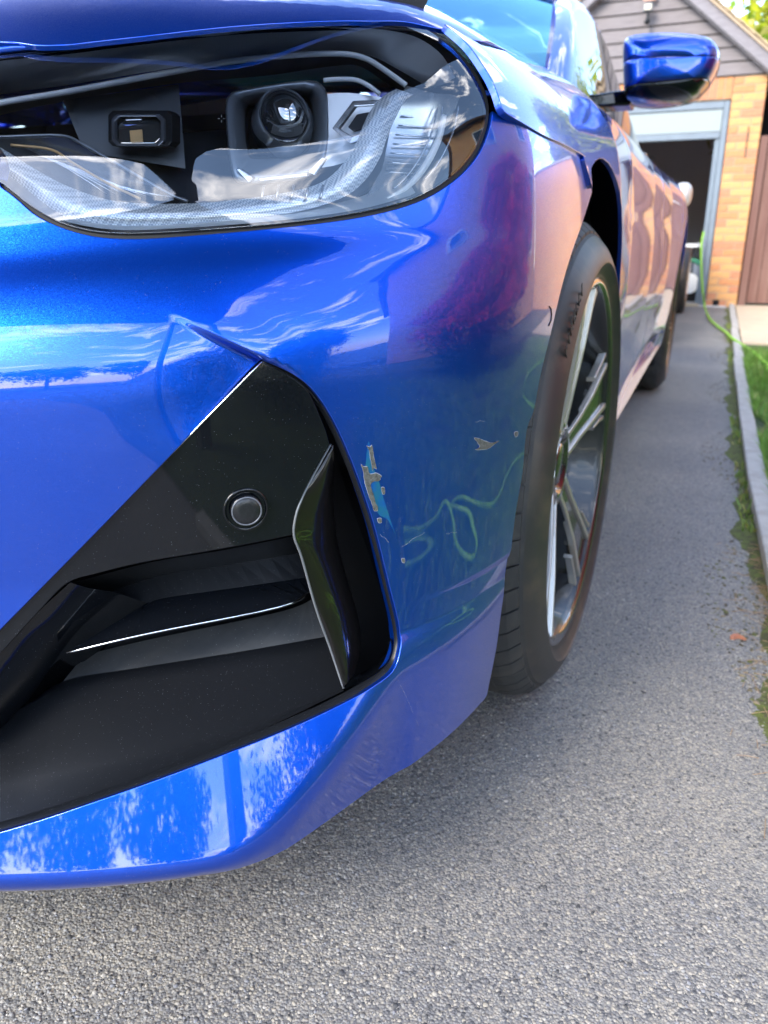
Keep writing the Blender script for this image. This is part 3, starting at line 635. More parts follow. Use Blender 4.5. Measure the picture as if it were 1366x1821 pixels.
# ------------------------------------------------------------------ hood and fender
hood_px = [(-140, 68), (0, 73), (28, 74), (62, 79), (100, 79), (150, 75), (300, 58), (500, 40), (640, 36), (715, 37), (762, 46), (762, 46), (800, 57), (862, 76), (930, 105), (985, 133), (1034, 162)]
def to_xy(b, p):
    h = b.hit(*p); return np.array((h[0], h[1]))
hq = cr_pts([to_xy(BH if BH.uv(*p) is not None else B1, p) for p in hood_px[:11]] + [np.array(q) for q in ((-.245, .765), (-.224, .80), (-.232, .92), (-.243, 1.04), (-.262, 1.34), (-.283, 1.73))], 5, False)
hx = hq[-1]
hood_poly = [np.array((CX, hq[0][1] - .12))] + hq + [np.array((hx[0] - .006 * k, hx[1] + (1.93 - hx[1]) * k / 12)) for k in range(1, 13)] + [np.array((CX, 1.80))]
hood = rel(panel('hood', BH, hood_poly, [], .014, M['paint'], None, rim=.004, off=.0, fn=SH))
mirrored(hood)
# nose strip under the hood's left front corner
nose = [B1.hit(x, y, 0) for x, y in [(-150, 100), (0, 94), (40, 90), (76, 86)]]; nose2 = [B1.hit(x, y, -.004) for x, y in [(-150, 86), (0, 80), (40, 80), (78, 79)]]
rel(strip('nose_strip', [nose2, nose], M['paint'], None, thick=.004))
# dark gap behind the hood edge
gp = [S1(*B1.uv(x, y), -.02) for x, y in [(-140, 80), (0, 80), (100, 84), (300, 62), (500, 45), (700, 40), (770, 48)]]; gp2 = [p + np.array([0, .04, .035]) for p in gp]
rel(strip('hood_gap', [gp, gp2], M['rubber'], None))
tS = lambda z: float(np.interp(z, ZZ_, T_))
# fender: from the lens tip back to the door, over the wheel
fb = [(877, 199), (900, 209), (960, 238), (1000, 257), (1039, 280), (1039, 280), (1048, 311), (1055, 340), (1055, 340)]
def from1(p):
    u = B1.uv(*p); h = S1(*u); r_ = float(np.interp(h[1], *RISE)) * float(sstep(.6, .86, h[2])); return ('s', h[1], tS(h[2] - r_))
fb_uv = px_poly(B2, [from1(p) for p in fb[:5]] + fb[5:], 4, False); tip_px = [from1(p) for p in [(758, 47), (758, 47), (801, 77), (838, 121), (861, 162), (872, 199)]]
AC = (1.13, .345)
def arch_pt(C, R, a): return np.array((C[0] + R * math.cos(a), tS(C[1] + R * math.sin(a))))
a0 = math.atan2(float(S2(*fb_uv[-1])[2]) - AC[1], fb_uv[-1][0] - AC[0])
fr_arc = [arch_pt(AC, .412, a) for a in np.linspace(a0, math.radians(-32), 26)]
ins_t = lambda Y, x: ('s', Y, float(np.interp(side_x(Y) - x, IN_[400:], T_[400:])))
top = px_poly(B2, [ins_t(1.73, -.280), ins_t(1.73, -.280), ins_t(1.34, -.258), ins_t(1.04, -.239), ins_t(.92, -.228), ins_t(.80, -.219), ins_t(.78, -.222)] + tip_px, 4, False)
t_top = T_[-1] - .004
fo_ = fb_uv[:-1] + fr_arc + [np.array((1.62, tS(.255)))] + [np.array((1.62, tS(z))) for z in np.linspace(.27, .85, 14)] + [np.array((1.62, float(np.interp(1.62, [1.34, 1.73], [top[8][1], top[1][1]])) - .001))] + [p for p in top[2:-1]]
fender = rel(panel('front_fender', B2, fo_, [], .011, M['paint'], None, rim=.006))
mirrored(fender)
def side_panel(name, y0, y1, z0, z1, m, holes=(), ext=None, n=10, **k):
    zs = np.linspace(z0, z1, n); ys = np.linspace(y0, y1, n)
    o = [np.array((y0, tS(z))) for z in zs[::-1]] + [np.array((y, tS(z0))) for y in ys[1:]] + [np.array((y1, tS(z))) for z in zs[1:]] + [np.array((y, tS(z1))) for y in ys[::-1][1:-1]]
    p = rel(panel(name, B2, ext if ext is not None else o, holes, .016, m, None, rim=.02, **k)); mirrored(p); return p
side_panel('front_door', 1.628, 2.74, .318, .895, M['paint'])
side_panel('rear_door', 2.748, 3.66, .318, .895, M['paint'])
RC = (4.02, .345)
ra = [arch_pt(RC, .40, a) for a in np.linspace(math.radians(-14), math.radians(194), 30)]
rq = [np.array((4.93, tS(z))) for z in np.linspace(.25, .895, 12)] + [np.array((y, tS(.895))) for y in np.linspace(4.9, 3.7, 14)] + [np.array((3.668, tS(z))) for z in np.linspace(.895, .30, 12)] + ra[::-1] + [np.array((4.6, tS(.25)))]
side_panel('rear_quarter', 0, 0, 0, 0, M['paint'], ext=rq)
sq = [np.array((1.628, tS(.255))), np.array((3.62, tS(.255))), np.array((3.62, tS(.31)))] + [np.array((y, tS(.312))) for y in np.linspace(3.5, 1.628, 12)]
sill = side_panel('side_sill', 0, 0, 0, 0, M['paint'], ext=sq)
# side marker on the bumper strip and fender emblem
mk = Vector(B2.hit(982, 572, 0))
V, Fc = tube_geo([B1.hit(x, y, -.001) for x, y in [(977, 545), (980, 549), (981, 560), (980, 570), (976, 579)]], .0007, 5); rel(mesh('side_sensor', V, Fc, M['rubber'], None))
bdg = [B2.hit(x, y, -.003) for x, y in [(1130, 377), (1134, 378), (1135, 388), (1133, 396), (1129, 393)]]
rel(mesh('fender_emblem', bdg + [p + np.array([-.004, 0, 0]) for p in bdg], [(0, 1, 2, 3, 4)] + [(i, (i + 1) % 5, 5 + (i + 1) % 5, 5 + i) for i in range(5)], M['silver'], None))
# wheel-arch liners
def liner(C, w0=-.20, w1=-.50):
    V = []; n = 30
    for i in range(n + 1):
        a = math.radians(-25 + (190 if C is AC else 230) * i / n)
        for x, r in ((w0, .424), (w0 - .02, .43), (w1, .43)): V.append((x, C[0] + r * math.cos(a) * (1.0 if a < 1.57 else 1.04), C[1] + r * math.sin(a)))
    Fc = []
    for i in range(n):
        for j in range(2): Fc.append((i * 3 + j, i * 3 + j + 1, (i + 1) * 3 + j + 1, (i + 1) * 3 + j))
    Fc.append(tuple(3 * i + 2 for i in range(n + 1)))
    o = rel(mesh('wheel_arch_liner', V, Fc, M['liner'], None)); mirrored(o); return o
liner(AC, -.19); liner(RC, -.19)
# bumper flank behind the lip: inner skirt closing the arch in front of the wheel, and a flat underbody
ap = px_poly(B1, [(1053, 341)] + arch_px, 3, False)
s0_ = [S1(*p, -.003) for p in ap]; s1_ = [p + np.array([-.30, .02, .0]) for p in s0_]; rel(strip('arch_front_skirt', [s0_, s1_], M['liner'], None))
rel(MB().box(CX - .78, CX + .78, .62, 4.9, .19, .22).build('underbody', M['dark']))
rel(MB().box(CX - .60, CX + .60, .9, 4.8, .19, .80).build('engine_bay', M['dark']))
rel(mesh('fender_inner', [(-.24, 1.58, .22), (-.22, 1.58, .85), (-.6, 1.58, .85), (-.6, 1.58, .22)], [(0, 1, 2, 3)], M['liner']))
# ------------------------------------------------------------------ greenhouse
def ghp(x, Y, z): return np.array((x, Y, z))
A0, A1 = ghp(-.335, 1.93, .950), ghp(-.49, 2.70, 1.335)     # A-pillar foot and head
def pillar_seg(P, Q, w=(.04, .0, .02)): pass
wsc = [ghp(CX, 1.62, .985), ghp(-.80, 1.66, .98), ghp(-.55, 1.76, .968), ghp(-.39, 1.88, .955)]; wst = [ghp(CX, 2.42, 1.375), ghp(-.86, 2.44, 1.372), ghp(-.68, 2.52, 1.362), ghp(-.53, 2.66, 1.340)]
wmid = [(a + b) / 2 + np.array([0.01, -.03, .03]) for a, b in zip(wsc, wst)]
ws = rel(strip('windshield', [cr_pts(wsc, 6), cr_pts(wmid, 6), cr_pts(wst, 6)], M['glass_teal'], None)); mirrored(ws)
pr = []
for t in np.linspace(0, 1, 9):
    c0 = wsc[-1] * (1 - t) + wst[-1] * t; c1 = A0 * (1 - t) + A1 * t; bow = np.array([.02, -.02, .03]) * math.sin(math.pi * t)
    pr.append([c0 + bow, (c0 + c1) / 2 + bow + np.array([.012, -.012, .012]), c1 + bow])
pil = rel(strip('a_pillar', pr, M['paint'], None)); mirrored(pil)
side_lo = [ghp(-.345, 1.90, .955), ghp(-.315, 2.05, .962), ghp(-.312, 2.5, .968), ghp(-.308, 3.0, .974), ghp(-.308, 3.5, .980), ghp(-.33, 4.0, .99), ghp(-.38, 4.35, 1.0)]
side_hi = [ghp(-.345, 1.98, .975), ghp(-.40, 2.25, 1.12), ghp(-.455, 2.62, 1.30), ghp(-.455, 3.0, 1.345), ghp(-.46, 3.5, 1.33), ghp(-.48, 3.9, 1.24), ghp(-.47, 4.35, 1.04)]
sg = rel(strip('side_window', [cr_pts(side_lo, 5), cr_pts(side_hi, 5)], M['glass_dark'], None)); mirrored(sg)
V, Fc = tube_geo(cr_pts([p + np.array([.004, 0, .0]) for p in side_lo], 5), .010, 8); o = rel(mesh('window_trim', V, Fc, M['gloss'], None, smooth=True)); mirrored(o)
rail_hi = [p + np.array([-.03, .01, .035]) for p in side_hi]
o = rel(strip('roof_rail', [cr_pts(side_hi, 5), cr_pts([p + np.array([-.01, 0, .022]) for p in side_hi], 5), cr_pts(rail_hi, 5)], M['paint'], None)); mirrored(o)
rf = [[ghp(CX, y, 1.375 + .03 * math.sin((y - 2.42) / 1.9 * math.pi) - (.28 * ((y - 3.4) / 1.4) ** 2 if y > 3.4 else 0)), None] for y in np.linspace(2.42, 4.6, 12)]
rows = []
for c, _ in rf:
    y = c[1]; e = np.array((np.interp(y, [2.42, 2.7, 3.5, 4.0, 4.6], [-.56, -.49, -.49, -.51, -.50]), y + (.16 if y < 2.5 else .05), c[2] - np.interp(y, [2.42, 3, 4.6], [.04, .03, .05]))); rows.append([c, (c * .45 + e * .55) + np.array([0, 0, .012]), e])
o = rel(strip('roof', rows, M['paint'], None)); mirrored(o)
rel(mesh('rear_deck', [(CX - .75, 4.55, .98), (CX + .75, 4.55, .98), (CX + .62, 4.98, .95), (CX - .62, 4.98, .95), (CX - .75, 5.02, .3), (CX + .75, 5.02, .3)], [(0, 1, 2, 3), (3, 2, 5, 4)], M['paint']))
rel(MB().box(CX - .74, CX + .74, 1.6, 4.6, .55, .93).build('cabin_interior', mat('cabin_grey', (.03, .03, .032), .8)))
# shoulder between side panels and the glass
sh0 = [S2(y, T_[-1] - .006) + np.array([.0, 0, -.003]) for y in np.linspace(1.5, 4.6, 24)]; sh1 = [np.array((np.interp(y, [1.5, 1.9, 2.05, 4.0, 4.6], [-.43, -.36, -.325, -.335, -.43]), y, float(S2(y, T_[-1])[2]) + np.interp(y, [1.5, 1.9, 4.6], [.03, .022, .03]))) for y in np.linspace(1.5, 4.6, 24)]
o = rel(strip('door_shoulder', [sh0, sh1], M['paint'], None)); mirrored(o)
# ------------------------------------------------------------------ wing mirror (two-tone housing on a black arm)
mir = empty('wing_mirror', (0, 0, 0)); mir.parent = car; mir.matrix_parent_inverse = Matrix.Translation(car_inv)
def mring(Y, k, cz=0, kz=None):
    pts = [(1113, 156), (1112, 100), (1116, 83), (1128, 74), (1160, 69), (1200, 67), (1245, 70), (1268, 77), (1279, 90), (1281, 106), (1276, 124), (1266, 142), (1252, 160), (1238, 172), (1205, 182), (1160, 188), (1130, 187), (1115, 180)]
    P = [atY(x, y, 2.28) for x, y in pts]; c = np.mean(P, 0); kz = kz or k
    return [np.array((c[0] + (p[0] - c[0]) * k, Y + (p[0] - c[0]) * .16, c[2] + (p[2] - c[2]) * kz)) for p in P]
rings = [mring(2.165, .50, kz=.42), mring(2.172, .74, kz=.68), mring(2.19, .90, kz=.88), mring(2.22, .975, kz=.97), mring(2.26, 1.0), mring(2.31, 1.0), mring(2.36, .97), mring(2.372, .93)]
def mirror_mesh(name, keep, m, push=0):
    rows = [cr_pts(r, 5, True) for r in rings]; n = len(rows[0]); V = []; Fc = []
    for r in rows: V += r
    V.append(np.mean(rows[0], 0) + np.array([0, -.004, 0])); V.append(np.mean(rows[-1], 0))
    for i in range(len(rows) - 1):
        for j in range(n): k = (j + 1) % n; Fc.append((i * n + j, i * n + k, (i + 1) * n + k, (i + 1) * n + j))
    for j in range(n): k = (j + 1) % n; Fc.append((len(V) - 2, k, j)); Fc.append((len(V) - 1, (len(rows) - 1) * n + j, (len(rows) - 1) * n + k))
    me = bpy.data.meshes.new(name); me.from_pydata([tuple(map(float, v)) for v in V], [], Fc); bm = bmesh.new(); bm.from_mesh(me)
    for (pco, pno) in keep: bmesh.ops.bisect_plane(bm, geom=bm.verts[:] + bm.edges[:] + bm.faces[:], plane_co=pco, plane_no=pno, clear_outer=True)
    bmesh.ops.recalc_face_normals(bm, faces=bm.faces[:]); bm.to_mesh(me); bm.free(); me.update()
    me.polygons.foreach_set('use_smooth', [True] * len(me.polygons)); o = link(name, me, m); o.parent = mir
    if push: q = o.modifiers.new('solid', 'SOLIDIFY'); q.thickness = push; q.offset = -1
    return o
u0, u1 = Vector(atY(1123, 157, 2.2)), Vector(atY(1268, 136, 2.2)); du = (u1 - u0).normalized(); nlo = Vector((-du.z, 0, du.x)).normalized()
if nlo.z < 0: nlo = -nlo
g0_, g1_ = Vector(atY(1123, 112, 2.2)), Vector(atY(1279, 99, 2.2)); dg = (g1_ - g0_).normalized(); ng = Vector((-dg.z, 0, dg.x)).normalized()
if ng.z < 0: ng = -ng
gap = .0009
mirror_mesh('mirror_cap', [(g0_ + ng * gap, -ng)], M['paint'], .003)
mirror_mesh('mirror_band', [(g0_ - ng * gap, ng), (u0 + nlo * .001, -nlo)], M['paint'], .003)
mirror_mesh('mirror_lower', [(u0 - nlo * .001, nlo)], M['gloss'], .003)
rr2 = [[c + (p - c) * .975 + np.array([0, .004, 0]) for p in r] for r in rings for c in [np.mean(r, 0)]]
_r = rings; rings = rr2; mirror_mesh('mirror_core', [], M['rubber']); rings = _r
arm = [[atY(x, y, Y) for x, y in P] for P, Y in (([(1068, 166), (1068, 190), (1075, 188), (1076, 168)], 2.22), ([(1090, 162), (1095, 188), (1105, 188), (1102, 160)], 2.23), ([(1120, 158), (1122, 187), (1150, 186), (1140, 160)], 2.25))]
arm = [[r[0], r[1], r[1] + np.array([0, .10, 0]), r[0] + np.array([0, .10, 0])] for r in arm]; fi_ = arm[0]; arm = [[p + np.array([-.07, 0, .0]) for p in fi_]] + arm
V = [p for r in arm for p in r]; Fc = [(i * 4 + j, i * 4 + (j + 1) % 4, (i + 1) * 4 + (j + 1) % 4, (i + 1) * 4 + j) for i in range(3) for j in range(4)] + [(0, 1, 2, 3), (12, 13, 14, 15)]
o = mesh('mirror_arm', V, Fc, M['gloss'], None, bevel=.006); o.parent = mir
# glass on the back of the housing
gb = cr_pts(mring(2.376, .86), 4, True); o = mesh('mirror_glass', gb, [tuple(range(len(gb)))], M['silver']); o.parent = mir
# ------------------------------------------------------------------ wheels
M['tyre'] = mat('worn_tyre_rubber', (.030, .031, .032), .62, spec=.35, noise=(30, (.055, .052, .048), .45, .75), bump=(500, .25, .001))
M['tyre_side'] = mat('tyre_sidewall', (.026, .025, .024), .45, spec=.45, noise=(18, (.075, .058, .042), .5, .85, (1, 1, 1)))
M['rimblack'] = mat('gloss_black_rim', (.010, .011, .012), .22, 0, 1, .03)
M['machined'] = mat('machined_alloy_face', (.60, .58, .54), .38, .9)
M['disc'] = mat('brake_disc', (.25, .24, .23), .35, .9)
M['rimgrey'] = mat('dark_rim_barrel', (.022, .023, .026), .3, .4, .3)
def make_wheel(R=.346, W=.225, RR=.269, name='front_wheel'):
    """axis along +X (outer face +X), centre at origin"""
    hw = W / 2; n = 144
    root = bpy.data.objects.new(name, None); COL.objects.link(root)
    # carcass: tread crown, shoulder, sidewall
    prof = [(-hw + .02, RR), (-hw + .0, RR + .025), (-hw - .004, RR + .055), (-hw + .012, R - .012), (-hw + .03, R - .005), (-.04, R - .001), (.04, R - .001), (hw - .046, R - .004), (hw - .030, R - .010), (hw - .014, R - .020), (hw - .002, R - .034), (hw + .006, R - .054), (hw + .004, RR + .020), (hw - .004, RR + .008), (hw - .006, RR + .002), (hw - .014, RR)]
    prof = cr_pts([(*p,) for p in prof], 3)
    V = []; Fc = []; fm = []
    for (x, r) in prof:
        for j in range(n): a = 2 * math.pi * j / n; V.append((x, r * math.cos(a), r * math.sin(a)))
    for i in range(len(prof) - 1):
        for j in range(n): k = (j + 1) % n; Fc.append((i * n + j, i * n + k, (i + 1) * n + k, (i + 1) * n + j)); fm.append(1 if prof[i][0] > hw - .016 and prof[i][1] < R - .014 else 0)
    ty = mesh('tyre', V, Fc, None, None, smooth=True, mats=[M['tyre'], M['tyre_side']], fmat=fm); ty.parent = root
    # tread blocks: two shoulder rows and ribs, blocks separated by real grooves
    mb = MB(); nb = 66
    for j in range(nb):
        a0 = 2 * math.pi * j / nb; a1 = a0 + 2 * math.pi / nb * .90
        for sgn in (1, -1):
            xs = [(sgn * (hw - .062), R + .0062), (sgn * (hw - .046), R + .0045), (sgn * (hw - .030), R - .002), (sgn * (hw - .018), R - .013)]
            Vb = []
            for q in range(4):
                a = a0 + (a1 - a0) * q / 3
                for (x, r) in xs: sh = .02 * (hw - abs(x)) / hw * 3; Vb.append((x, r * math.cos(a + sh), r * math.sin(a + sh)))
                for (x, r) in xs: sh = .02 * (hw - abs(x)) / hw * 3; Vb.append((x, (r - .010) * math.cos(a + sh), (r - .010) * math.sin(a + sh)))
            Fb = []
            for q in range(3):
                o = q * 8; p = o + 8
                for c in range(3): Fb.append((o + c, o + c + 1, p + c + 1, p + c))
                Fb.append((o, o + 4, p + 4, p)); Fb.append((o + 3, o + 7, p + 7, p + 3))
            for o in (0, 24):
                for c in range(3): Fb.append((o + c, o + c + 1, o + 5 + c, o + 4 + c))
            mb.add(Vb, Fb)
    for (x0, x1) in ((-.055, -.025), (-.015, .015), (.025, .055)):
        Vb = []; 
        for j in range(n):
            a = 2 * math.pi * j / n
            for x, r in ((x0, R - .004), (x0 + .002, R + .0065), (x1 - .002, R + .0065), (x1, R - .004)): Vb.append((x, r * math.cos(a), r * math.sin(a)))
        mb.add(Vb, [(j * 4 + c, j * 4 + c + 1, ((j + 1) % n) * 4 + c + 1, ((j + 1) % n) * 4 + c) for j in range(n) for c in range(3)])
    o = mb.build('tread_blocks', M['tyre'], None); o['kind'] = 'stuff'; o.parent = root
    # barrel and rim lip
    prof = [(-hw + .012, RR), (-hw + .02, RR - .016), (-.03, RR - .034), (.04, RR - .036), (hw - .045, RR - .022), (hw - .02, RR - .016), (hw - .010, RR - .012), (hw - .004, RR - .006), (hw - .004, RR + .002), (hw - .012, RR + .006)]
    V = []; Fc = []; fm = []
    for (x, r) in prof:
        for j in range(n): a = 2 * math.pi * j / n; V.append((x, r * math.cos(a), r * math.sin(a)))
    for i in range(len(prof) - 1):
        for j in range(n): k = (j + 1) % n; Fc.append((i * n + j, i * n + k, (i + 1) * n + k, (i + 1) * n + j)); fm.append(1 if i >= 6 and i < 8 else 0)
    o = mesh('rim', V, Fc, None, None, smooth=True, mats=[M['rimgrey'], M['rimblack']], fmat=fm); o.parent = root
    # five double spokes, machined outline strips over black flanks
    xf = hw - .010; xh = hw - .036
    def spoke_pts(r, w, a): return (r * math.cos(a) - w * math.sin(a), r * math.sin(a) + w * math.cos(a))
    def bar3(a, path, x_in, x_out, z_th, m, nm, bev=.0012):
        """path [(r, lateral, width)] ; a bar running along it, outer face between x_in and x_out"""
        Vb = []; k = len(path)
        for i, (r, w, wd) in enumerate(path):
            x = x_in + (x_out - x_in) * i / (k - 1)
            for dx, s_ in ((0, -1), (0, 1), (-z_th, 1.25), (-z_th, -1.25)):
                y, z = spoke_pts(r, w + s_ * wd / 2, a); Vb.append((x + dx, y, z))
        Fb = [(i * 4 + c, i * 4 + (c + 1) % 4, (i + 1) * 4 + (c + 1) % 4, (i + 1) * 4 + c) for i in range(k - 1) for c in range(4)] + [(0, 1, 2, 3), (k * 4 - 4, k * 4 - 1, k * 4 - 2, k * 4 - 3)]
        q = mesh(nm, Vb, Fb, m, None, bevel=bev); q.parent = root
    for s_ in range(5):
        a = math.radians(91 + 72 * s_)
        bar3(a, [(.050, 0, .044), (.11, 0, .046), (.17, 0, .058), (RR - .010, 0, .090)], xh - .004, xf - .004, .052, M['rimblack'], 'spoke')
        for sg_ in (-1, 1):
            bar3(a, [(.052, sg_ * .0175, .008), (.11, sg_ * .0185, .008), (.17, sg_ * .025, .009), (RR - .012, sg_ * .040, .010)], xh, xf, .010, M['machined'], 'spoke_face')
            bar3(a, [(.185, sg_ * .047, .004), (.225, sg_ * .054, .006), (RR - .012, sg_ * .064, .010)], xf - .010, xf - .001, .012, M['machined'], 'spoke_face')
    V = []; Fc = []; pr = [(-.02, .075), (xh - .004, .070), (xh, .062), (xh, .045), (xh - .012, .040), (xh - .014, .034), (xh - .004, .033), (xh - .001, .028), (xh, .0001)]
    for x, r in pr:
        for j in range(40): a = 2 * math.pi * j / 40; V.append((x, r * math.cos(a), r * math.sin(a)))
    for i in range(len(pr) - 1):
        for j in range(40): k = (j + 1) % 40; Fc.append((i * 40 + j, i * 40 + k, (i + 1) * 40 + k, (i + 1) * 40 + j))
    o = mesh('hub', V, Fc, M['rimblack'], None, smooth=True); o.parent = root
    for s_ in range(5):
        a = math.radians(126 + 72 * s_); V, Fc = tube_geo([(xh - .02, .052 * math.cos(a), .052 * math.sin(a)), (xh - .001, .052 * math.cos(a), .052 * math.sin(a))], .008, 6); o = mesh('wheel_bolt', V, Fc, M['disc']); o.parent = root
    V = []; Fc = []; pr = [(-.03, .17), (.0, .17), (.002, .165), (.002, .09), (.02, .08), (.03, .07)]
    for x, r in pr:
        for j in range(60): a = 2 * math.pi * j / 60; V.append((x, r * math.cos(a), r * math.sin(a)))
    for i in range(len(pr) - 1):
        for j in range(60): k = (j + 1) % 60; Fc.append((i * 60 + j, i * 60 + k, (i + 1) * 60 + k, (i + 1) * 60 + j))
    o = mesh('brake_disc', V, Fc, M['disc'], None, smooth=True); o.parent = root
    o = MB().box(-.05, .035, .10, .19, -.10, .10).build('brake_caliper', mat('caliper_grey', (.10, .13, .22), .4), None, bevel=.01); o.parent = root
    return root
FWHEEL = (-.255, 1.170, .3525)
wf = make_wheel(); wf.parent = car; wf.matrix_parent_inverse = Matrix.Translation(car_inv); wf.location = FWHEEL; wf.rotation_euler = (0, 0, math.radians(-1.2))
# tyre lettering as raised characters on the sidewall
def side_text(txt, wheel, r, a_c, size, x, m, step):
    for i, ch in enumerate(txt):
        if ch == ' ': continue
        cu = bpy.data.curves.new('letter', 'FONT'); cu.body = ch; cu.size = size; cu.extrude = .0004; cu.align_x = 'CENTER'; cu.align_y = 'CENTER'; cu.resolution_u = 2; cu.offset = .0007
        t = bpy.data.objects.new('letter', cu); COL.objects.link(t); dg = bpy.context.evaluated_depsgraph_get(); me = bpy.data.meshes.new_from_object(t.evaluated_get(dg)); bpy.data.objects.remove(t)
        a = a_c - (i - (len(txt) - 1) / 2) * step
        # letter upright pointing outwards radially, read from +X
        R_ = Matrix(((0, 0, 1), (-math.sin(a) * -1, math.cos(a), 0), (math.cos(a) * -1, math.sin(a), 0)))
        R_ = Matrix((Vector((0, 0, 1)), Vector((math.sin(a), math.cos(a), 0)), Vector((-math.cos(a), math.sin(a), 0))))
        me.transform(R_.to_4x4()); me.transform(Matrix.Translation((x, r * math.cos(a), r * math.sin(a))))
        o = link('letter', me, m); o.parent = wheel
M['letter'] = mat('raised_tyre_lettering', (.016, .015, .014), .7)
side_text('PIRELLI', wf, .309, math.radians(131), .025, .1125 + .0020, M['letter'], .052)
# rear wheel: a copy of the front one
wr = wf.copy(); COL.objects.link(wr); wr.name = 'rear_wheel'; wr.location = (-.265, RC[0], .3525)
for ch in list(wf.children):
    c = ch.copy(); COL.objects.link(c); c.parent = wr
wr.rotation_euler = (math.radians(24), 0, 0)
for src, nm in ((wf, 'front_wheel'), (wr, 'rear_wheel')):
    w2 = src.copy(); COL.objects.link(w2); w2.parent = car; w2.matrix_parent_inverse = src.matrix_parent_inverse; w2.location = (2 * CX - src.location[0], src.location[1], .3525); w2.rotation_euler = (0, 0, math.pi)
    for ch in list(src.children):
        if ch.name.split('.')[0] in ('tyre', 'rim', 'hub', 'spoke'): c = ch.copy(); COL.objects.link(c); c.parent = w2
# ------------------------------------------------------------------ driveway
def tarmac():
    m = bpy.data.materials.new('driveway_tarmac'); m.use_nodes = True; nt = m.node_tree; b = nt.nodes['Principled BSDF']; k = nt.links.new
    t = N(nt, 'ShaderNodeTexCoord'); v = N(nt, 'ShaderNodeTexVoronoi'); v.inputs['Scale'].default_value = 330
    v2 = N(nt, 'ShaderNodeTexVoronoi'); v2.inputs['Scale'].default_value = 190
    n = N(nt, 'ShaderNodeTexNoise'); n.inputs['Scale'].default_value = 1.6; n.inputs['Detail'].default_value = 5
    n3 = N(nt, 'ShaderNodeTexNoise'); n3.inputs['Scale'].default_value = 420; n3.inputs['Detail'].default_value = 3
    sep = N(nt, 'ShaderNodeSeparateColor'); r1 = N(nt, 'ShaderNodeValToRGB'); e = r1.color_ramp.elements
    e[0].position = 0; e[0].color = (.12, .12, .125, 1); e[1].position = 1; e[1].color = (.36, .33, .28, 1)
    for p, c in ((.25, (.21, .206, .203, 1)), (.6, (.27, .258, .238, 1)), (.85, (.31, .288, .25, 1))): q = r1.color_ramp.elements.new(p); q.color = c
    mixd = N(nt, 'ShaderNodeMix', data_type='RGBA', blend_type='MULTIPLY'); mixd.inputs['Factor'].default_value = 1
    r2 = N(nt, 'ShaderNodeValToRGB'); f = r2.color_ramp.elements; f[0].position = .02; f[0].color = (1, 1, 1, 1); f[1].position = .6; f[1].color = (.6, .61, .63, 1)
    big = N(nt, 'ShaderNodeValToRGB'); g = big.color_ramp.elements; g[0].position = .35; g[0].color = (.96, .95, .95, 1); g[1].position = .66; g[1].color = (1.32, 1.27, 1.17, 1)
    m2 = N(nt, 'ShaderNodeMix', data_type='RGBA', blend_type='MULTIPLY'); m2.inputs['Factor'].default_value = 1
    hh = N(nt, 'ShaderNodeMath', operation='MULTIPLY_ADD'); hh.inputs[1].default_value = .5
    bp = N(nt, 'ShaderNodeBump'); bp.inputs['Strength'].default_value = .9; bp.inputs['Distance'].default_value = .0016; bp.invert = True
    k(t.outputs['Object'], v.inputs['Vector']); k(t.outputs['Object'], v2.inputs['Vector']); k(t.outputs['Object'], n.inputs['Vector']); k(t.outputs['Object'], n3.inputs['Vector'])
    k(v.outputs['Color'], sep.inputs['Color']); k(sep.outputs['Red'], r1.inputs['Fac']); k(v.outputs['Distance'], r2.inputs['Fac'])
    k(r1.outputs['Color'], mixd.inputs['A']); k(r2.outputs['Color'], mixd.inputs['B']); k(n.outputs['Fac'], big.inputs['Fac']); k(mixd.outputs['Result'], m2.inputs['A']); k(big.outputs['Color'], m2.inputs['B'])
    k(m2.outputs['Result'], b.inputs['Base Color']); k(v2.outputs['Distance'], hh.inputs[0]); k(v.outputs['Distance'], hh.inputs[2]); k(hh.outputs[0], bp.inputs['Height']); k(bp.outputs['Normal'], b.inputs['Normal'])
    b.inputs['Roughness'].default_value = .8; b.inputs['Specular IOR Level'].default_value = .4
    return m
M['tarmac'] = tarmac()
def kerb_x(Y): return float(np.interp(Y, [-2, .4, 1.0, 1.62, 2.39, 3.25, 5.5, 8.6, 9.6], [.30, .215, .195, .18, .166, .165, .178, .20, .21]))
M['earth'] = mat('garden_soil', (.055, .042, .028), .95, noise=(14, (.10, .09, .055), .4, .7), bump=(90, .8, .01))
M['lawnbase'] = mat('lawn_soil', (.035, .055, .018), .95, noise=(6, (.07, .10, .03), .4, .7), bump=(80, .8, .01))
tag(mesh('ground', [(-150, -150, -.02), (150, -150, -.02), (150, 150, -.02), (-150, 150, -.02)], [(0, 1, 2, 3)], mat('far_ground', (.07, .10, .04), .95, noise=(1.5, (.10, .10, .06), .4, .7))), kind='structure')
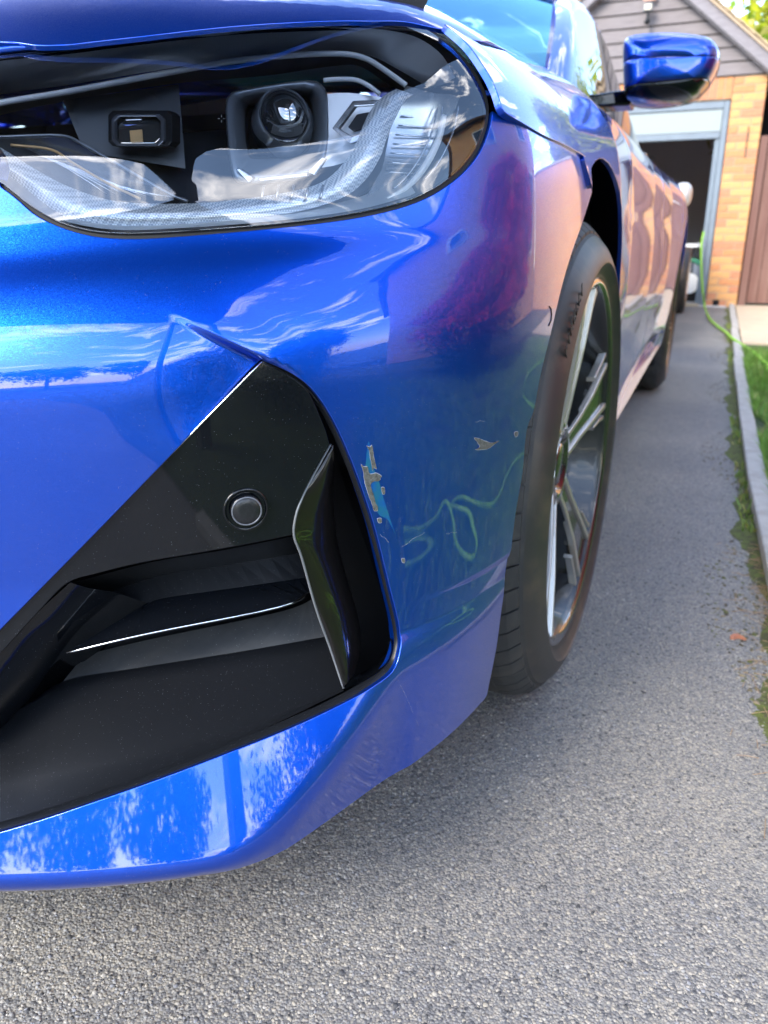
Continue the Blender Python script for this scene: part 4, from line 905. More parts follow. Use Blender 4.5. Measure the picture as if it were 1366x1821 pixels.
# driveway: fine relief near the camera, coarser further off
def drive_mesh():
    xs = np.concatenate([np.linspace(-6, -.75, 22), np.arange(-.74, .34, .0075), ]); ys = np.concatenate([np.linspace(-5, .25, 16), np.arange(.26, 1.9, .0075), np.linspace(1.95, 9.6, 90)])
    X, Y = np.meshgrid(xs, ys, indexing='ij'); rs = np.random.RandomState(3); Z = np.zeros_like(X)
    core = (X > -.8) & (Y > .25) & (Y < 1.9); Z[core] += rs.uniform(-.0005, .0005, core.sum())
    Z += .004 * np.sin(X * 2.1 + 1) * np.sin(Y * 1.3) * (Y > 0) ; X = np.where(X > .1, np.minimum(X, .40), X)
    n = len(ys); V = np.stack([X, Y, Z], -1).reshape(-1, 3); Fc = [(i * n + j, (i + 1) * n + j, (i + 1) * n + j + 1, i * n + j + 1) for i in range(len(xs) - 1) for j in range(n - 1)]
    return mesh('driveway', V, Fc, M['tarmac'], smooth=False)
tag(drive_mesh(), kind='structure')
def drive_z(x, y): return .004 * math.sin(x * 2.1 + 1) * math.sin(y * 1.3)
def chips(name, n, xr, yr, rr, m, dens=None, zo=.0, flat=.6, seed=1):
    """aggregate standing proud of the binder: n irregular small stones in one mesh"""
    rs = np.random.RandomState(seed)
    t = (1 + 5 ** .5) / 2
    ic = np.array([(-1, t, 0), (1, t, 0), (-1, -t, 0), (1, -t, 0), (0, -1, t), (0, 1, t), (0, -1, -t), (0, 1, -t), (t, 0, -1), (t, 0, 1), (-t, 0, -1), (-t, 0, 1)]) / 1.9
    fc = np.array([(0, 11, 5), (0, 5, 1), (0, 1, 7), (0, 7, 10), (0, 10, 11), (1, 5, 9), (5, 11, 4), (11, 10, 2), (10, 7, 6), (7, 1, 8), (3, 9, 4), (3, 4, 2), (3, 2, 6), (3, 6, 8), (3, 8, 9), (4, 9, 5), (2, 4, 11), (6, 2, 10), (8, 6, 7), (9, 8, 1)])
    if dens is None: P = np.stack([rs.uniform(*xr, n), rs.uniform(*yr, n)], -1)
    else: P = dens(rs, n)
    n = len(P)
    R = rr[0] + (rr[1] - rr[0]) * rs.uniform(0, 1, n) ** 2.2
    V = ic[None] * (1 + rs.uniform(-.28, .28, (n, 12, 1))) * R[:, None, None] * np.array([1, 1, 1]) * rs.uniform(.65, 1.25, (n, 1, 3))
    a = rs.uniform(0, 6.28, n); ca, sa = np.cos(a)[:, None], np.sin(a)[:, None]
    X = V[..., 0] * ca - V[..., 1] * sa; Yy = V[..., 0] * sa + V[..., 1] * ca; Z = V[..., 2] * flat
    Z = Z + zo + (.004 * np.sin(P[:, 0] * 2.1 + 1) * np.sin(P[:, 1] * 1.3))[:, None] + (R * rs.uniform(-.45, .10, n))[:, None]
    V = np.stack([X + P[:, :1], Yy + P[:, 1:], Z], -1).reshape(-1, 3)
    Fa = (fc[None] + (np.arange(n) * 12)[:, None, None]).reshape(-1, 3)
    me = bpy.data.meshes.new(name); me.vertices.add(len(V)); me.vertices.foreach_set('co', V.ravel().astype(np.float32))
    me.loops.add(Fa.size); me.loops.foreach_set('vertex_index', Fa.ravel().astype(np.int32)); me.polygons.add(len(Fa)); me.polygons.foreach_set('loop_start', np.arange(0, Fa.size, 3, dtype=np.int32)); me.polygons.foreach_set('loop_total', np.full(len(Fa), 3, dtype=np.int32))
    at = me.attributes.new('tone', 'FLOAT', 'POINT'); at.data.foreach_set('value', np.repeat(rs.uniform(0, 1, n), 12).astype(np.float32)); me.update(calc_edges=True)
    return tag(link(name, me, m), kind='stuff')
def stone_mat(name, stops, rough=.75):
    m = bpy.data.materials.new(name); m.use_nodes = True; nt = m.node_tree; b = nt.nodes['Principled BSDF']; a = N(nt, 'ShaderNodeAttribute'); a.attribute_name = 'tone'
    r = N(nt, 'ShaderNodeValToRGB'); r.color_ramp.interpolation = 'CONSTANT'; e = r.color_ramp.elements
    e[0].position = 0; e[0].color = (*stops[0][1], 1); e[1].position = stops[1][0]; e[1].color = (*stops[1][1], 1)
    for p, c in stops[2:]: q = e.new(p); q.color = (*c, 1)
    t = N(nt, 'ShaderNodeTexCoord'); n = N(nt, 'ShaderNodeTexNoise'); n.inputs['Scale'].default_value = 900; n.inputs['Detail'].default_value = 3; mr = N(nt, 'ShaderNodeMapRange'); mr.inputs['To Min'].default_value = .6; mr.inputs['To Max'].default_value = 1.4
    mm = N(nt, 'ShaderNodeVectorMath', operation='SCALE'); k = nt.links.new
    k(a.outputs['Fac'], r.inputs['Fac']); k(t.outputs['Object'], n.inputs['Vector']); n9 = N(nt, 'ShaderNodeTexNoise'); n9.inputs['Scale'].default_value = 4.5; n9.inputs['Detail'].default_value = 4; m9 = N(nt, 'ShaderNodeMapRange'); m9.inputs['From Min'].default_value = .3; m9.inputs['From Max'].default_value = .7; m9.inputs['To Min'].default_value = .74; m9.inputs['To Max'].default_value = 1.2; mu = N(nt, 'ShaderNodeMath', operation='MULTIPLY'); k(t.outputs['Object'], n9.inputs['Vector']); k(n9.outputs['Fac'], m9.inputs['Value'])
    k(n.outputs['Fac'], mr.inputs['Value']); k(mr.outputs['Result'], mu.inputs[0]); k(m9.outputs['Result'], mu.inputs[1]); k(r.outputs['Color'], mm.inputs[0]); k(mu.outputs[0], mm.inputs['Scale']); k(mm.outputs[0], b.inputs['Base Color'])
    b.inputs['Roughness'].default_value = rough; return m
M['chips'] = stone_mat('driveway_aggregate', [(0, (.06, .06, .062)), (.14, (.215, .208, .196)), (.40, (.285, .262, .225)), (.68, (.19, .19, .20)), (.78, (.30, .27, .22)), (.97, (.35, .325, .29))])
def d_near(rs, n):   # denser towards the camera
    y = .22 + 2.2 * rs.uniform(0, 1, n) ** 1.7; x = rs.uniform(-.62, .30, n) ; return np.stack([x, y], -1)
chips('driveway_chippings', 110000, None, None, (.0007, .0027), M['chips'], d_near, seed=5)
# ------------------------------------------------------------------ edging kerb and lawn
M['concrete'] = mat('weathered_concrete', (.40, .38, .34), .85, noise=(22, (.28, .26, .22), .4, .75), bump=(160, .6, .003))
kerb = empty('edging_kerb', (.19, 1.0, 0), 0, 'weathered pale concrete edging kerb running along the lawn beside the driveway', 'kerb')
ys = [-.35]
while ys[-1] < 9.3: ys.append(ys[-1] + .915)
for i in range(len(ys) - 1):
    a, b = ys[i] + .004, ys[i + 1] - .004; xa, xb = kerb_x(a), kerb_x(b); w = .052; h = .034 + rnd.uniform(-.006, .006); j = rnd.uniform(-.004, .004)
    V = [(xa + j, a, -.06), (xa + w + j, a, -.06), (xb + w + j, b, -.06), (xb + j, b, -.06), (xa + j, a, h), (xa + w + j, a, h - .002), (xb + w + j, b, h), (xb + j, b, h + .002)]
    o = mesh('kerb_stone', [(x - .19, y - 1.0, z) for x, y, z in V], BOXF, M['concrete'], kerb, bevel=.005)
lawn_v = [(kerb_x(y) + .05, y) for y in np.linspace(-2, 6.0, 30)]
V = [(x, y, .008) for x, y in lawn_v] + [(3.2, y, .012) for _, y in lawn_v]; tag(mesh('lawn_ground', V, [(i, 30 + i, 31 + i, i + 1) for i in range(29)], M['lawnbase']), kind='structure')
def blades(name, P, h, w, m, lean=.5, seed=2):
    rs = np.random.RandomState(seed); n = len(P); a = rs.uniform(0, 6.28, n); H = rs.uniform(h[0], h[1], n); W = rs.uniform(w[0], w[1], n); la = rs.uniform(0, 6.28, n); le = rs.uniform(0, lean, n) * H
    dx, dy = np.cos(a) * W, np.sin(a) * W; lx, ly = np.cos(la) * le, np.sin(la) * le; x, y, z = P[:, 0], P[:, 1], P[:, 2]
    V = np.stack([np.stack([x - dx, y - dy, z], -1), np.stack([x + dx, y + dy, z], -1), np.stack([x + dx * .7 + lx * .45, y + dy * .7 + ly * .45, z + H * .6], -1), np.stack([x - dx * .7 + lx * .45, y - dy * .7 + ly * .45, z + H * .6], -1), np.stack([x + lx, y + ly, z + H * .95], -1)], 1).reshape(-1, 3)
    b = (np.arange(n) * 5)[:, None]; F1 = np.concatenate([b + 0, b + 1, b + 2, b + 3], 1); F2 = np.concatenate([b + 3, b + 2, b + 4], 1)
    me = bpy.data.meshes.new(name); lo = np.concatenate([np.concatenate([F1, F2], 1).ravel()]); me.vertices.add(len(V)); me.vertices.foreach_set('co', V.ravel().astype(np.float32))
    me.loops.add(len(lo)); me.loops.foreach_set('vertex_index', lo.astype(np.int32)); me.polygons.add(2 * n)
    st = np.stack([np.arange(n) * 7, np.arange(n) * 7 + 4], -1).ravel(); tt = np.tile([4, 3], n); me.polygons.foreach_set('loop_start', st.astype(np.int32)); me.polygons.foreach_set('loop_total', tt.astype(np.int32))
    at = me.attributes.new('tone', 'FLOAT', 'POINT'); at.data.foreach_set('value', np.repeat(rs.uniform(0, 1, n), 5).astype(np.float32)); me.update(calc_edges=True)
    return tag(link(name, me, m), kind='stuff')
M['grass'] = stone_mat('grass_blades', [(0, (.10, .22, .020)), (.35, (.14, .30, .03)), (.7, (.20, .36, .05)), (.9, (.32, .34, .10))], .55)
n = 52000; yy = .3 + 5.3 * RS.uniform(0, 1, n) ** 1.1; xx = np.array([kerb_x(y) for y in yy]) + .056 + 2.4 * RS.uniform(0, 1, n) ** 1.6
patch = (np.sin(xx * 9) * np.sin(yy * 3.1 + 1) > -.75); blades('lawn_grass', np.stack([xx, yy, np.full(n, .01)], -1)[patch], (.02, .065), (.001, .0026), M['grass'], .9)
# dirt, moss and weeds along the kerb
M['dirt'] = stone_mat('gutter_debris', [(0, (.06, .048, .032)), (.3, (.12, .10, .06)), (.55, (.085, .09, .03)), (.75, (.20, .16, .10)), (.93, (.34, .29, .22))], .9)
def d_kerb(rs, n): y = .9 + 7.6 * rs.uniform(0, 1, n) ** 1.5; x = np.array([kerb_x(v) for v in y]) - .075 * rs.uniform(0, 1, n) ** 2 * (1 + .8 * np.sin(y * 5)) ; return np.stack([x, y], -1)
chips('gutter_dirt', 9000, None, None, (.001, .0055), M['dirt'], d_kerb, seed=8)
M['moss'] = mat('kerb_moss', (.10, .12, .02), .95, noise=(60, (.05, .045, .02), .4, .65), bump=(300, .9, .004))
V = []; ys_ = np.linspace(.9, 9.3, 240)
for y in ys_: w_ = .028 + .02 * math.sin(y * 7) + .012 * math.sin(y * 23) + rnd.uniform(0, .012); V += [(kerb_x(y) + .004, y, .008), (kerb_x(y) - w_ * .4, y, .0065), (kerb_x(y) - w_, y, drive_z(.15, y) - .001)]
tag(mesh('moss_strip', V, [(3 * i + c, 3 * i + c + 1, 3 * i + c + 4, 3 * i + c + 3) for i in range(239) for c in range(2)], M['moss'], smooth=True), kind='stuff')
n = 900; yy = 1.2 + 6.5 * RS.uniform(0, 1, n) ** 1.2; yy = yy[np.sin(yy * 6.3) + np.sin(yy * 2.3 + 2) > .15]; n = len(yy)
M['weed'] = stone_mat('weed_leaves', [(0, (.13, .22, .03)), (.5, (.20, .27, .04)), (.85, (.33, .30, .08))], .6)
blades('kerb_weeds', np.stack([np.array([kerb_x(y) for y in yy]) - .03 * RS.uniform(0, 1, n), yy, np.full(n, .003)], -1), (.008, .03), (.0015, .004), M['weed'], 1.3, 4)
mb = MB()
for k in range(150):
    y = rnd.uniform(.85, 1.9); x = kerb_x(y) - rnd.uniform(-.01, .10) * rnd.random(); a = rnd.uniform(0, 3.14); l = rnd.uniform(.008, .026)
    p = Vector((x, y, .006 + rnd.uniform(0, .004))); d = Vector((math.cos(a), math.sin(a), rnd.uniform(-.1, .15))) * l; mb.tube([p - d, p + Vector((0, 0, .001)), p + d], .0005, 4)
tag(mb.build('dry_needles', mat('dry_needle', (.30, .19, .10), .8)), kind='stuff')
# reddish shard on the drive
c = atZ(1311, 1138, .002); sh = [(-.013, -.002), (-.011, .005), (-.004, .008), (.006, .008), (.013, .004), (.013, -.005), (.009, -.003), (.003, .000), (-.004, -.001), (-.008, -.005)]
V = [(x, y, .010 - .35 * abs(x) ) for x, y in sh] + [(x, y, .004 - .30 * abs(x)) for x, y in sh]; nq = len(sh)
o = mesh('terracotta_shard', V, [tuple(range(nq)), tuple(range(2 * nq - 1, nq - 1, -1))] + [(i, nq + i, nq + (i + 1) % nq, (i + 1) % nq) for i in range(nq)], mat('terracotta', (.42, .16, .09), .8, noise=(200, (.30, .12, .07), .4, .7))); o.location = (c[0], c[1], .002); o.rotation_euler = (0, 0, YAW)
tag(o, 'small curved orange-brown fragment lying on the grey driveway near the kerb', 'shard')
# paving slabs in front of the gate
patio = empty('paved_path', (.9, 7.6, 0), 0, 'beige riven paving slabs between the lawn and the wooden gate', 'paving'); M['slab'] = mat('sandstone_slab', (.50, .40, .27), .8, noise=(9, (.42, .34, .24), .35, .7), bump=(60, .5, .004))
for i in range(6):
    for j in range(6):
        y0 = 6.05 + j * .61; x0 = kerb_x(y0) + .06 + i * .45
        if y0 + .6 > 9.75: continue
        mesh('paving_slab', [(x - .9, y - 7.6, z) for x, y, z in boxv(x0 + .004, x0 + .446, y0 + .004, y0 + .604, -.01, .022 + rnd.uniform(-.002, .002))], BOXF, M['slab'], patio, bevel=.004)
# ------------------------------------------------------------------ garage
GY = 9.62; GR = math.radians(-2.0)
gar = empty('garage', (0, GY, 0), GR, 'brick garage with weatherboarded gable and its grey door open', 'garage')
def gp_(x, y, z): return (x, y, z)
M['mortar'] = mat('lime_mortar', (.36, .27, .18), .95, bump=(200, .5, .003))
bricks = [mat('orange_brick', (.50, .215, .08), .85, noise=(25, (.38, .17, .085), .4, .7), bump=(150, .5, .003)), mat('yellow_brick', (.56, .29, .10), .85, noise=(25, (.45, .24, .115), .4, .7), bump=(150, .5, .003)), mat('red_brick', (.40, .165, .09), .85, noise=(25, (.45, .21, .10), .4, .7), bump=(150, .5, .003))]
bm_ = {}
def brick_mesh(w, h, d, k):
    key = (round(w, 3), round(h, 3), round(d, 3), k)
    if key not in bm_:
        me = bpy.data.meshes.new('brick'); me.from_pydata(boxv(0, w, 0, d, 0, h), [], BOXF)
        b_ = bmesh.new(); b_.from_mesh(me); bmesh.ops.bevel(b_, geom=b_.edges[:], offset=.003, segments=1, affect='EDGES'); b_.to_mesh(me); b_.free(); me.materials.append(bricks[k]); bm_[key] = me
    return bm_[key]
def lay(x, y, z, w, h, d, parent, k=None):
    k = rnd.choice([0, 0, 1, 1, 1, 2]) if k is None else k
    o = bpy.data.objects.new('brick', brick_mesh(w, h, d, k)); COL.objects.link(o); o.parent = parent; o.location = (x, y + rnd.uniform(-.002, .002), z); return o
PX0, PX1 = -.035, .275; C_ = .075
mesh('mortar_bed', boxv(PX0 + .003, PX1 - .003, .006, .20, -.02, 2.26), BOXF, M['mortar'], gar)
for c_ in range(30):
    z = c_ * C_ + .005
    if z > 2.20: break
    xs = [(PX0, .205), (PX0 + .215, .095)] if c_ % 2 == 0 else [(PX0, .095), (PX0 + .105, .205)]
    for x, w in xs: lay(x, 0, z, w, .065, .10, gar, 2 if (c_ in (7, 8, 25) and rnd.random() < .7) else None)
# soldier course over the door, and left pier
mesh('mortar_bed', boxv(-2.4, PX0 - .004, .008, .20, 2.052, 2.262), BOXF, M['mortar'], gar)
x = PX0 - .075
while x > -2.0: lay(x, 0, 2.06, .065, .198, .10, gar, rnd.choice([0, 2, 2])); x -= .075
mesh('side_wall', boxv(PX1 - .10, PX1 - .004, .20, 5.5, -.02, 2.25), BOXF, bricks[0], gar); mesh('side_wall', boxv(-2.40, -2.28, .0, 5.5, -.02, 2.25), BOXF, bricks[0], gar); mesh('back_wall', boxv(-2.4, PX1, 5.5, 5.6, -.02, 2.9), BOXF, mat('garage_interior_wall', (.58, .60, .66), .9), gar)
tag(mesh('garage_floor', boxv(-2.28, PX1 - .1, -.02, 5.5, -.05, .015), BOXF, mat('garage_slab', (.50, .48, .46), .85), gar), kind=None)
mesh('ceiling', boxv(-2.35, PX1 - .1, .21, 5.5, 2.26, 2.30), BOXF, mat('garage_ceiling', (.55, .54, .54), .9), gar)
M['frame'] = mat('grey_painted_timber', (.15, .185, .215), .55, noise=(15, (.13, .16, .19), .4, .7)); M['doorp'] = mat('pale_grey_door', (.24, .275, .275), .45)
FX = -.045
mesh('door_frame', boxv(FX - .055, FX, .02, .12, 0, 2.045), BOXF, M['frame'], gar, bevel=.004); mesh('door_frame', boxv(-2.28, FX - .056, .02, .12, 1.975, 2.045), BOXF, M['frame'], gar, bevel=.004)
mesh('door_frame', boxv(FX - .105, FX - .058, .05, .14, 0, 1.71), BOXF, M['frame'], gar, bevel=.004); mesh('door_frame', boxv(-2.28, -2.18, .02, .12, 0, 1.97), BOXF, M['frame'], gar, bevel=.004)
mesh('open_door', boxv(-2.17, FX - .060, .035, .075, 1.76, 1.972), BOXF, M['doorp'], gar, bevel=.006); mesh('open_door', boxv(-2.17, FX - .060, .030, .085, 1.695, 1.757), BOXF, M['frame'], gar, bevel=.006)
mesh('threshold', boxv(-2.2, FX - .06, -.03, .12, 0, .028), BOXF, mat('pale_threshold', (.45, .36, .24), .8), gar, bevel=.003)
# gable boards
M['board'] = mat('silvered_larch_board', (.19, .165, .16), .8, noise=(5, (.13, .11, .11), .35, .75, (1, 1, 14)), bump=(40, .5, .004)); M['verge'] = mat('barge_board_grey', (.21, .19, .195), .7, noise=(8, (.15, .135, .14), .4, .7, (1, 1, 8)), bump=(60, .4, .003))
AX, AZ, SL = -1.06, 3.36, .83                          # apex and slope
zb = 2.268; k = 0
while zb < AZ - .05:
    h = .128; z1 = zb + h - .010; hw0 = (AZ - zb) / SL; hw1 = max((AZ - z1) / SL, .01)
    x0a, x1a, x0b, x1b = AX - hw0, AX + hw0, AX - hw1, AX + hw1
    mesh('gable_board', [(x0a, -.020, zb), (x1a, -.020, zb), (x1a, .02, zb), (x0a, .02, zb), (x0b, -.004, z1), (x1b, -.004, z1), (x1b, .02, z1), (x0b, .02, z1)], BOXF, M['board'], gar)
    zb += h; k += 1
mesh('gable_backing', [(AX - (AZ - 2.26) / SL, .022, 2.264), (AX + (AZ - 2.26) / SL, .022, 2.264), (AX, .022, AZ), (AX - (AZ - 2.26) / SL, .06, 2.264), (AX + (AZ - 2.26) / SL, .06, 2.264), (AX, .06, AZ)], [(0, 1, 2), (5, 4, 3), (0, 3, 4, 1), (1, 4, 5, 2), (2, 5, 3, 0)], M['dark'], gar)
M['tiles'] = mat('lichened_roof_tile', (.38, .28, .16), .9, noise=(14, (.46, .36, .20), .4, .7), bump=(90, .8, .008))
for sg in (-1, 1):
    def bp_(d, z0): return AX + sg * d, AZ - SL * d + z0
    for nm, t0, t1, y0, y1, m_, ov in (('barge_board', -.005, .155, -.10, -.065, M['verge'], 1.50), ('barge_board', .015, .10, -.135, -.104, M['verge'], 1.50), ('soffit_board', .0, .03, -.064, .02, M['verge'], 1.46), ('verge_mortar', .157, .19, -.125, .1, M['mortar'], 1.52)):
        xa, za = bp_(0, t0); xb, zb_ = bp_(ov, t0); xa2, za2 = bp_(0, t1); xb2, zb2 = bp_(ov, t1)
        mesh(nm, [(xa, y0, za), (xb, y0, zb_), (xb, y1, zb_), (xa, y1, za), (xa2, y0, za2), (xb2, y0, zb2), (xb2, y1, zb2), (xa2, y1, za2)], BOXF, m_, gar)
    for i in range(12):
        d0, d1 = 1.55 - i * .13, 1.55 - i * .13 - .17
        if d1 < 0: d1 = 0
        for r_ in range(2 if i < 12 else 1):
            y0 = -.14 + r_ * .32; xa, za = bp_(d0, .195); xb, zb_ = bp_(d1, .21)
            mesh('roof_tile', [(xa, y0, za), (xb, y0, zb_), (xb, y0 + .315, zb_), (xa, y0 + .315, za), (xa, y0, za + .018), (xb, y0, zb_ + .018), (xb, y0 + .315, zb_ + .018), (xa, y0 + .315, za + .018)], BOXF, M['tiles'], gar)
    xa, za = bp_(1.58, .2); xb, zb_ = bp_(0, .2); mesh('roof_slope', [(xa, .5, za), (xb, .5, zb_), (xb, 5.7, zb_), (xa, 5.7, za), (xa, .5, za + .02), (xb, .5, zb_ + .02), (xb, 5.7, zb_ + .02), (xa, 5.7, za + .02)], BOXF, M['tiles'], gar)
# iron strap and air brick on the pier
mesh('iron_strap', boxv(.155, .167, -.012, 0, 1.50, 1.79), BOXF, mat('rusty_iron', (.10, .055, .03), .7), gar); mesh('air_brick', boxv(.035, .10, -.006, .0, .015, .075), BOXF, M['dark'], gar)
# security light (two pieces: head, sensor)
sl = empty('security_light', (-.93, GY - .03, 2.90), 0, 'small security light with motion sensor on the grey gable boards', 'light')
mesh('lamp_head', boxv(-.045, .045, -.10, -.02, -.02, .055), BOXF, mat('lamp_grey', (.16, .17, .18), .5), sl, bevel=.01); mesh('lamp_glass', boxv(-.032, .032, -.108, -.101, -.008, .04), BOXF, mat('warm_diffuser', (.6, .5, .35), .3), sl)
mesh('bracket', boxv(-.012, .012, -.06, .0, -.10, -.021), BOXF, M['satin'], sl); V, Fc = ball((0, -.06, -.105), .028, 8); mesh('motion_sensor', V, Fc, M['satin'], sl, smooth=True); 
wb = mesh('wall_plate', boxv(-.06, .06, -.02, .0, .09, .16), BOXF, mat('terracotta_plate', (.5, .28, .2), .7), sl)
# gate
gate = empty('wooden_gate', (.31, 9.66, 0), GR, 'weathered dark brown boarded gate right of the brick pier', 'gate'); M['gate'] = mat('brown_stained_boards', (.135, .062, .045), .75, noise=(6, (.22, .13, .10), .45, .8, (1, 1, .12)), bump=(60, .5, .003))
mesh('gate_post', boxv(-.02, .055, -.03, .04, .02, 1.70), BOXF, M['gate'], gate, bevel=.006)
for i in range(9):
    x0 = .062 + i * .102; zt = 1.60 + .14 * math.sin(min(i + .6, 9) / 9 * math.pi * .5); zt2 = 1.60 + .14 * math.sin(min(i + 1.6, 9) / 9 * math.pi * .5)
    V = boxv(x0, x0 + .098, 0, .02, .05, zt); V[5] = (V[5][0], V[5][1], zt2); V[6] = (V[6][0], V[6][1], zt2); mesh('gate_board', V, BOXF, M['gate'], gate, bevel=.003)
for z in (.3, 1.4): mesh('gate_rail', boxv(.06, .98, .021, .06, z, z + .10), BOXF, M['gate'], gate)
pl_ = tag(mesh('gate_plaque', boxv(-.028, .028, -.012, -.002, -.12, .12), BOXF, mat('pale_plaque', (.62, .60, .55), .6, noise=(40, (.45, .44, .42), .5, .6)), None, bevel=.006), 'narrow pale plaque fixed upright on the wooden gate', 'plaque'); pl_.location = (.53, 9.63, 1.28)
# black panel stands for the shade between garage and next building
pw = tag(mesh('passage_shade', boxv(.30, 1.8, 10.6, 10.7, 0, 2.4), BOXF, M['dark']), 'near-black panel standing for the shade in the passage behind the wooden gate', 'wall')
# ------------------------------------------------------------------ things in the garage
hr = empty('hose_reel', (-.27, GY + .55, .02), 0, 'green hose reel with white wheel standing inside the garage doorway', 'hose reel')
V, Fc = tube_geo([(0 + .0, .13 * math.cos(a), .40 + .13 * math.sin(a)) for a in np.linspace(0, 6.283, 25)], .02, 8); 
Mg = mat('reel_green', (.02, .16, .09), .5); 
def disc(c, r, t, m, nm, par, n=24):
    V = [(c[0] + r * math.cos(2 * math.pi * i / n), c[1] + s_ * t, c[2] + r * math.sin(2 * math.pi * i / n)) for s_ in (-1, 1) for i in range(n)]
    return mesh(nm, V, [tuple(range(n))[::-1], tuple(range(n, 2 * n))] + [(i, (i + 1) % n, n + (i + 1) % n, n + i) for i in range(n)], m, par)
V, Fc = tube_geo([(.19 * math.cos(a), 0, .27 + .19 * math.sin(a)) for a in np.linspace(0, 6.283, 25)], .028, 8); mesh('reel_rim', V, Fc, Mg, hr, smooth=True)
disc((0.02, -.05, .20), .115, .02, M['white'], 'reel_wheel', hr); mesh('reel_frame', boxv(-.12, .14, -.03, .03, 0, .10), BOXF, M['satin'], hr); mesh('reel_handle', boxv(-.05, .06, -.06, -.03, .60, .625), BOXF, M['white'], hr); mesh('reel_post', boxv(.03, .05, -.02, .02, .1, .62), BOXF, M['satin'], hr)
wbn = empty('workbench', (-.75, GY + 1.25, 0), 0, 'dark workbench standing in the unlit garage', 'workbench'); 
mesh('bench_top', boxv(-.9, .7, -.3, .3, .62, .66), BOXF, mat('bench_grey', (.42, .44, .46), .6), wbn)
for x in (-.85, .62):
    for y in (-.26, .26): mesh('leg', boxv(x, x + .05, y - .02, y + .03, 0, .62), BOXF, M['satin'], wbn)
mesh('shelf', boxv(-.85, .65, -.27, .27, .22, .25), BOXF, mat('bench_grey2', (.30, .32, .34), .6), wbn)
bx_ = tag(mesh('storage_box', boxv(-.16, .16, -.15, .15, 0, .19), BOXF, mat('slate_plastic', (.14, .17, .22), .5), None, bevel=.02), 'dark plastic box on the low shelf of the garage workbench', 'box'); bx_.location = (-.32, GY + 1.15, .252)
# ------------------------------------------------------------------ green hose
M['hose'] = mat('lime_green_hose', (.24, .52, .03), .38, spec=.5)
h3 = [atY(1252, 412, 9.52), atY(1248, 430, 9.50), atY(1247, 455, 9.48), atY(1248, 490, 9.46), atY(1250, 520, 9.44), atY(1254, 548, 9.40)]
h4 = [atZ(1262, 566, .02), atZ(1276, 580, .02), atZ(1290, 590, .02), atZ(1300, 600, .045), atZ(1318, 612, .03), atZ(1340, 626, .03), atZ(1362, 646, .03), atZ(1400, 668, .03)]
hose_far = [h4[-1], (1.1, 4.4, .03), (1.5, 3.7, .03), (1.3, 3.0, .03), (.8, 2.9, .03), (.55, 2.5, .03), (.74, 2.05, .03), (.72, 1.77, .03), (.67, 1.65, .03), (.64, 1.52, .03), (.67, 1.42, .03), (.76, 1.31, .03), (.84, 1.23, .03), (.85, 1.15, .03), (.82, 1.09, .03), (.77, 1.11, .04), (.68, 1.19, .05), (.57, 1.22, .04), (.51, 1.19, .03), (.52, 1.14, .03), (.60, 1.09, .03), (.70, 1.07, .03), (.78, 1.05, .05), (.80, 1.01, .05), (.765, .95, .03), (.725, .87, .03), (.70, .79, .03), (.70, .70, .03)]
V, Fc = tube_geo(cr_pts(h3 + h4 + hose_far[1:], 10), .0092, 10)
tag(mesh('garden_hose', V, Fc, M['hose'], smooth=True), 'lime green hose draped down the garage door frame and snaking over the lawn', 'hose')
# ------------------------------------------------------------------ second car
wc = empty('white_car', (-1.12, 7.4, 0), 0, 'pale silver car parked behind the blue one, its mirror in front of the open garage', 'car')
M['wpaint'] = mat('pale_silver_paint', (.42, .42, .41), .3, .3, 1, .02)
def wz(y, t): return 0
def wcar():
    # profile rings along the length: half width, heights; local coordinates, +X outer side
    st = [(-2.05, .62, .30, .62, .60), (-1.95, .74, .22, .74, .70), (-1.6, .82, .20, .84, .80), (-1.0, .86, .20, .92, .90), (-.6, .87, .20, .96, .94), (.5, .87, .20, .98, .97), (1.3, .86, .20, .99, .98), (1.8, .80, .24, .98, .97), (2.05, .70, .30, .90, .88)]
    rows = []
    for y, hw, z0, zb, zc in st: rows.append([(0, y, z0), (hw * .9, y, z0), (hw, y, z0 + .12), (hw, y, .55), (hw * .985, y, zb - .08), (hw * .93, y, zb), (hw * .5, y, zc + .03), (0, y, zc + .035)])
    n = 8; V = [p for r in rows for p in r]; Fc = [(i * n + j, i * n + j + 1, (i + 1) * n + j + 1, (i + 1) * n + j) for i in range(len(rows) - 1) for j in range(n - 1)] + [tuple(range(n))[::-1], tuple(range((len(rows) - 1) * n, len(rows) * n))]
    o = mesh('body', V, Fc, M['wpaint'], wc, smooth=False); q = o.modifiers.new('m', 'MIRROR'); b = o.modifiers.new('s', 'SUBSURF'); b.levels = 2; b.render_levels = 2
    gh = [(-.75, .70, .98, .98), (-.1, .62, .98, 1.36), (.9, .60, .98, 1.42), (1.75, .62, .98, 1.02)]; rows = [[(0, y, zt + .02), (hw * .8, y, zt), (hw * 1.12, y, z0)] for y, hw, z0, zt in gh]
    V = [p for r in rows for p in r]; o = mesh('cabin_glass', V, [(i * 3 + j, i * 3 + j + 1, (i + 1) * 3 + j + 1, (i + 1) * 3 + j) for i in range(3) for j in range(2)], mat('dark_car_glass', (.02, .025, .03), .08, 0, 1), wc); q = o.modifiers.new('m', 'MIRROR')
wcar()
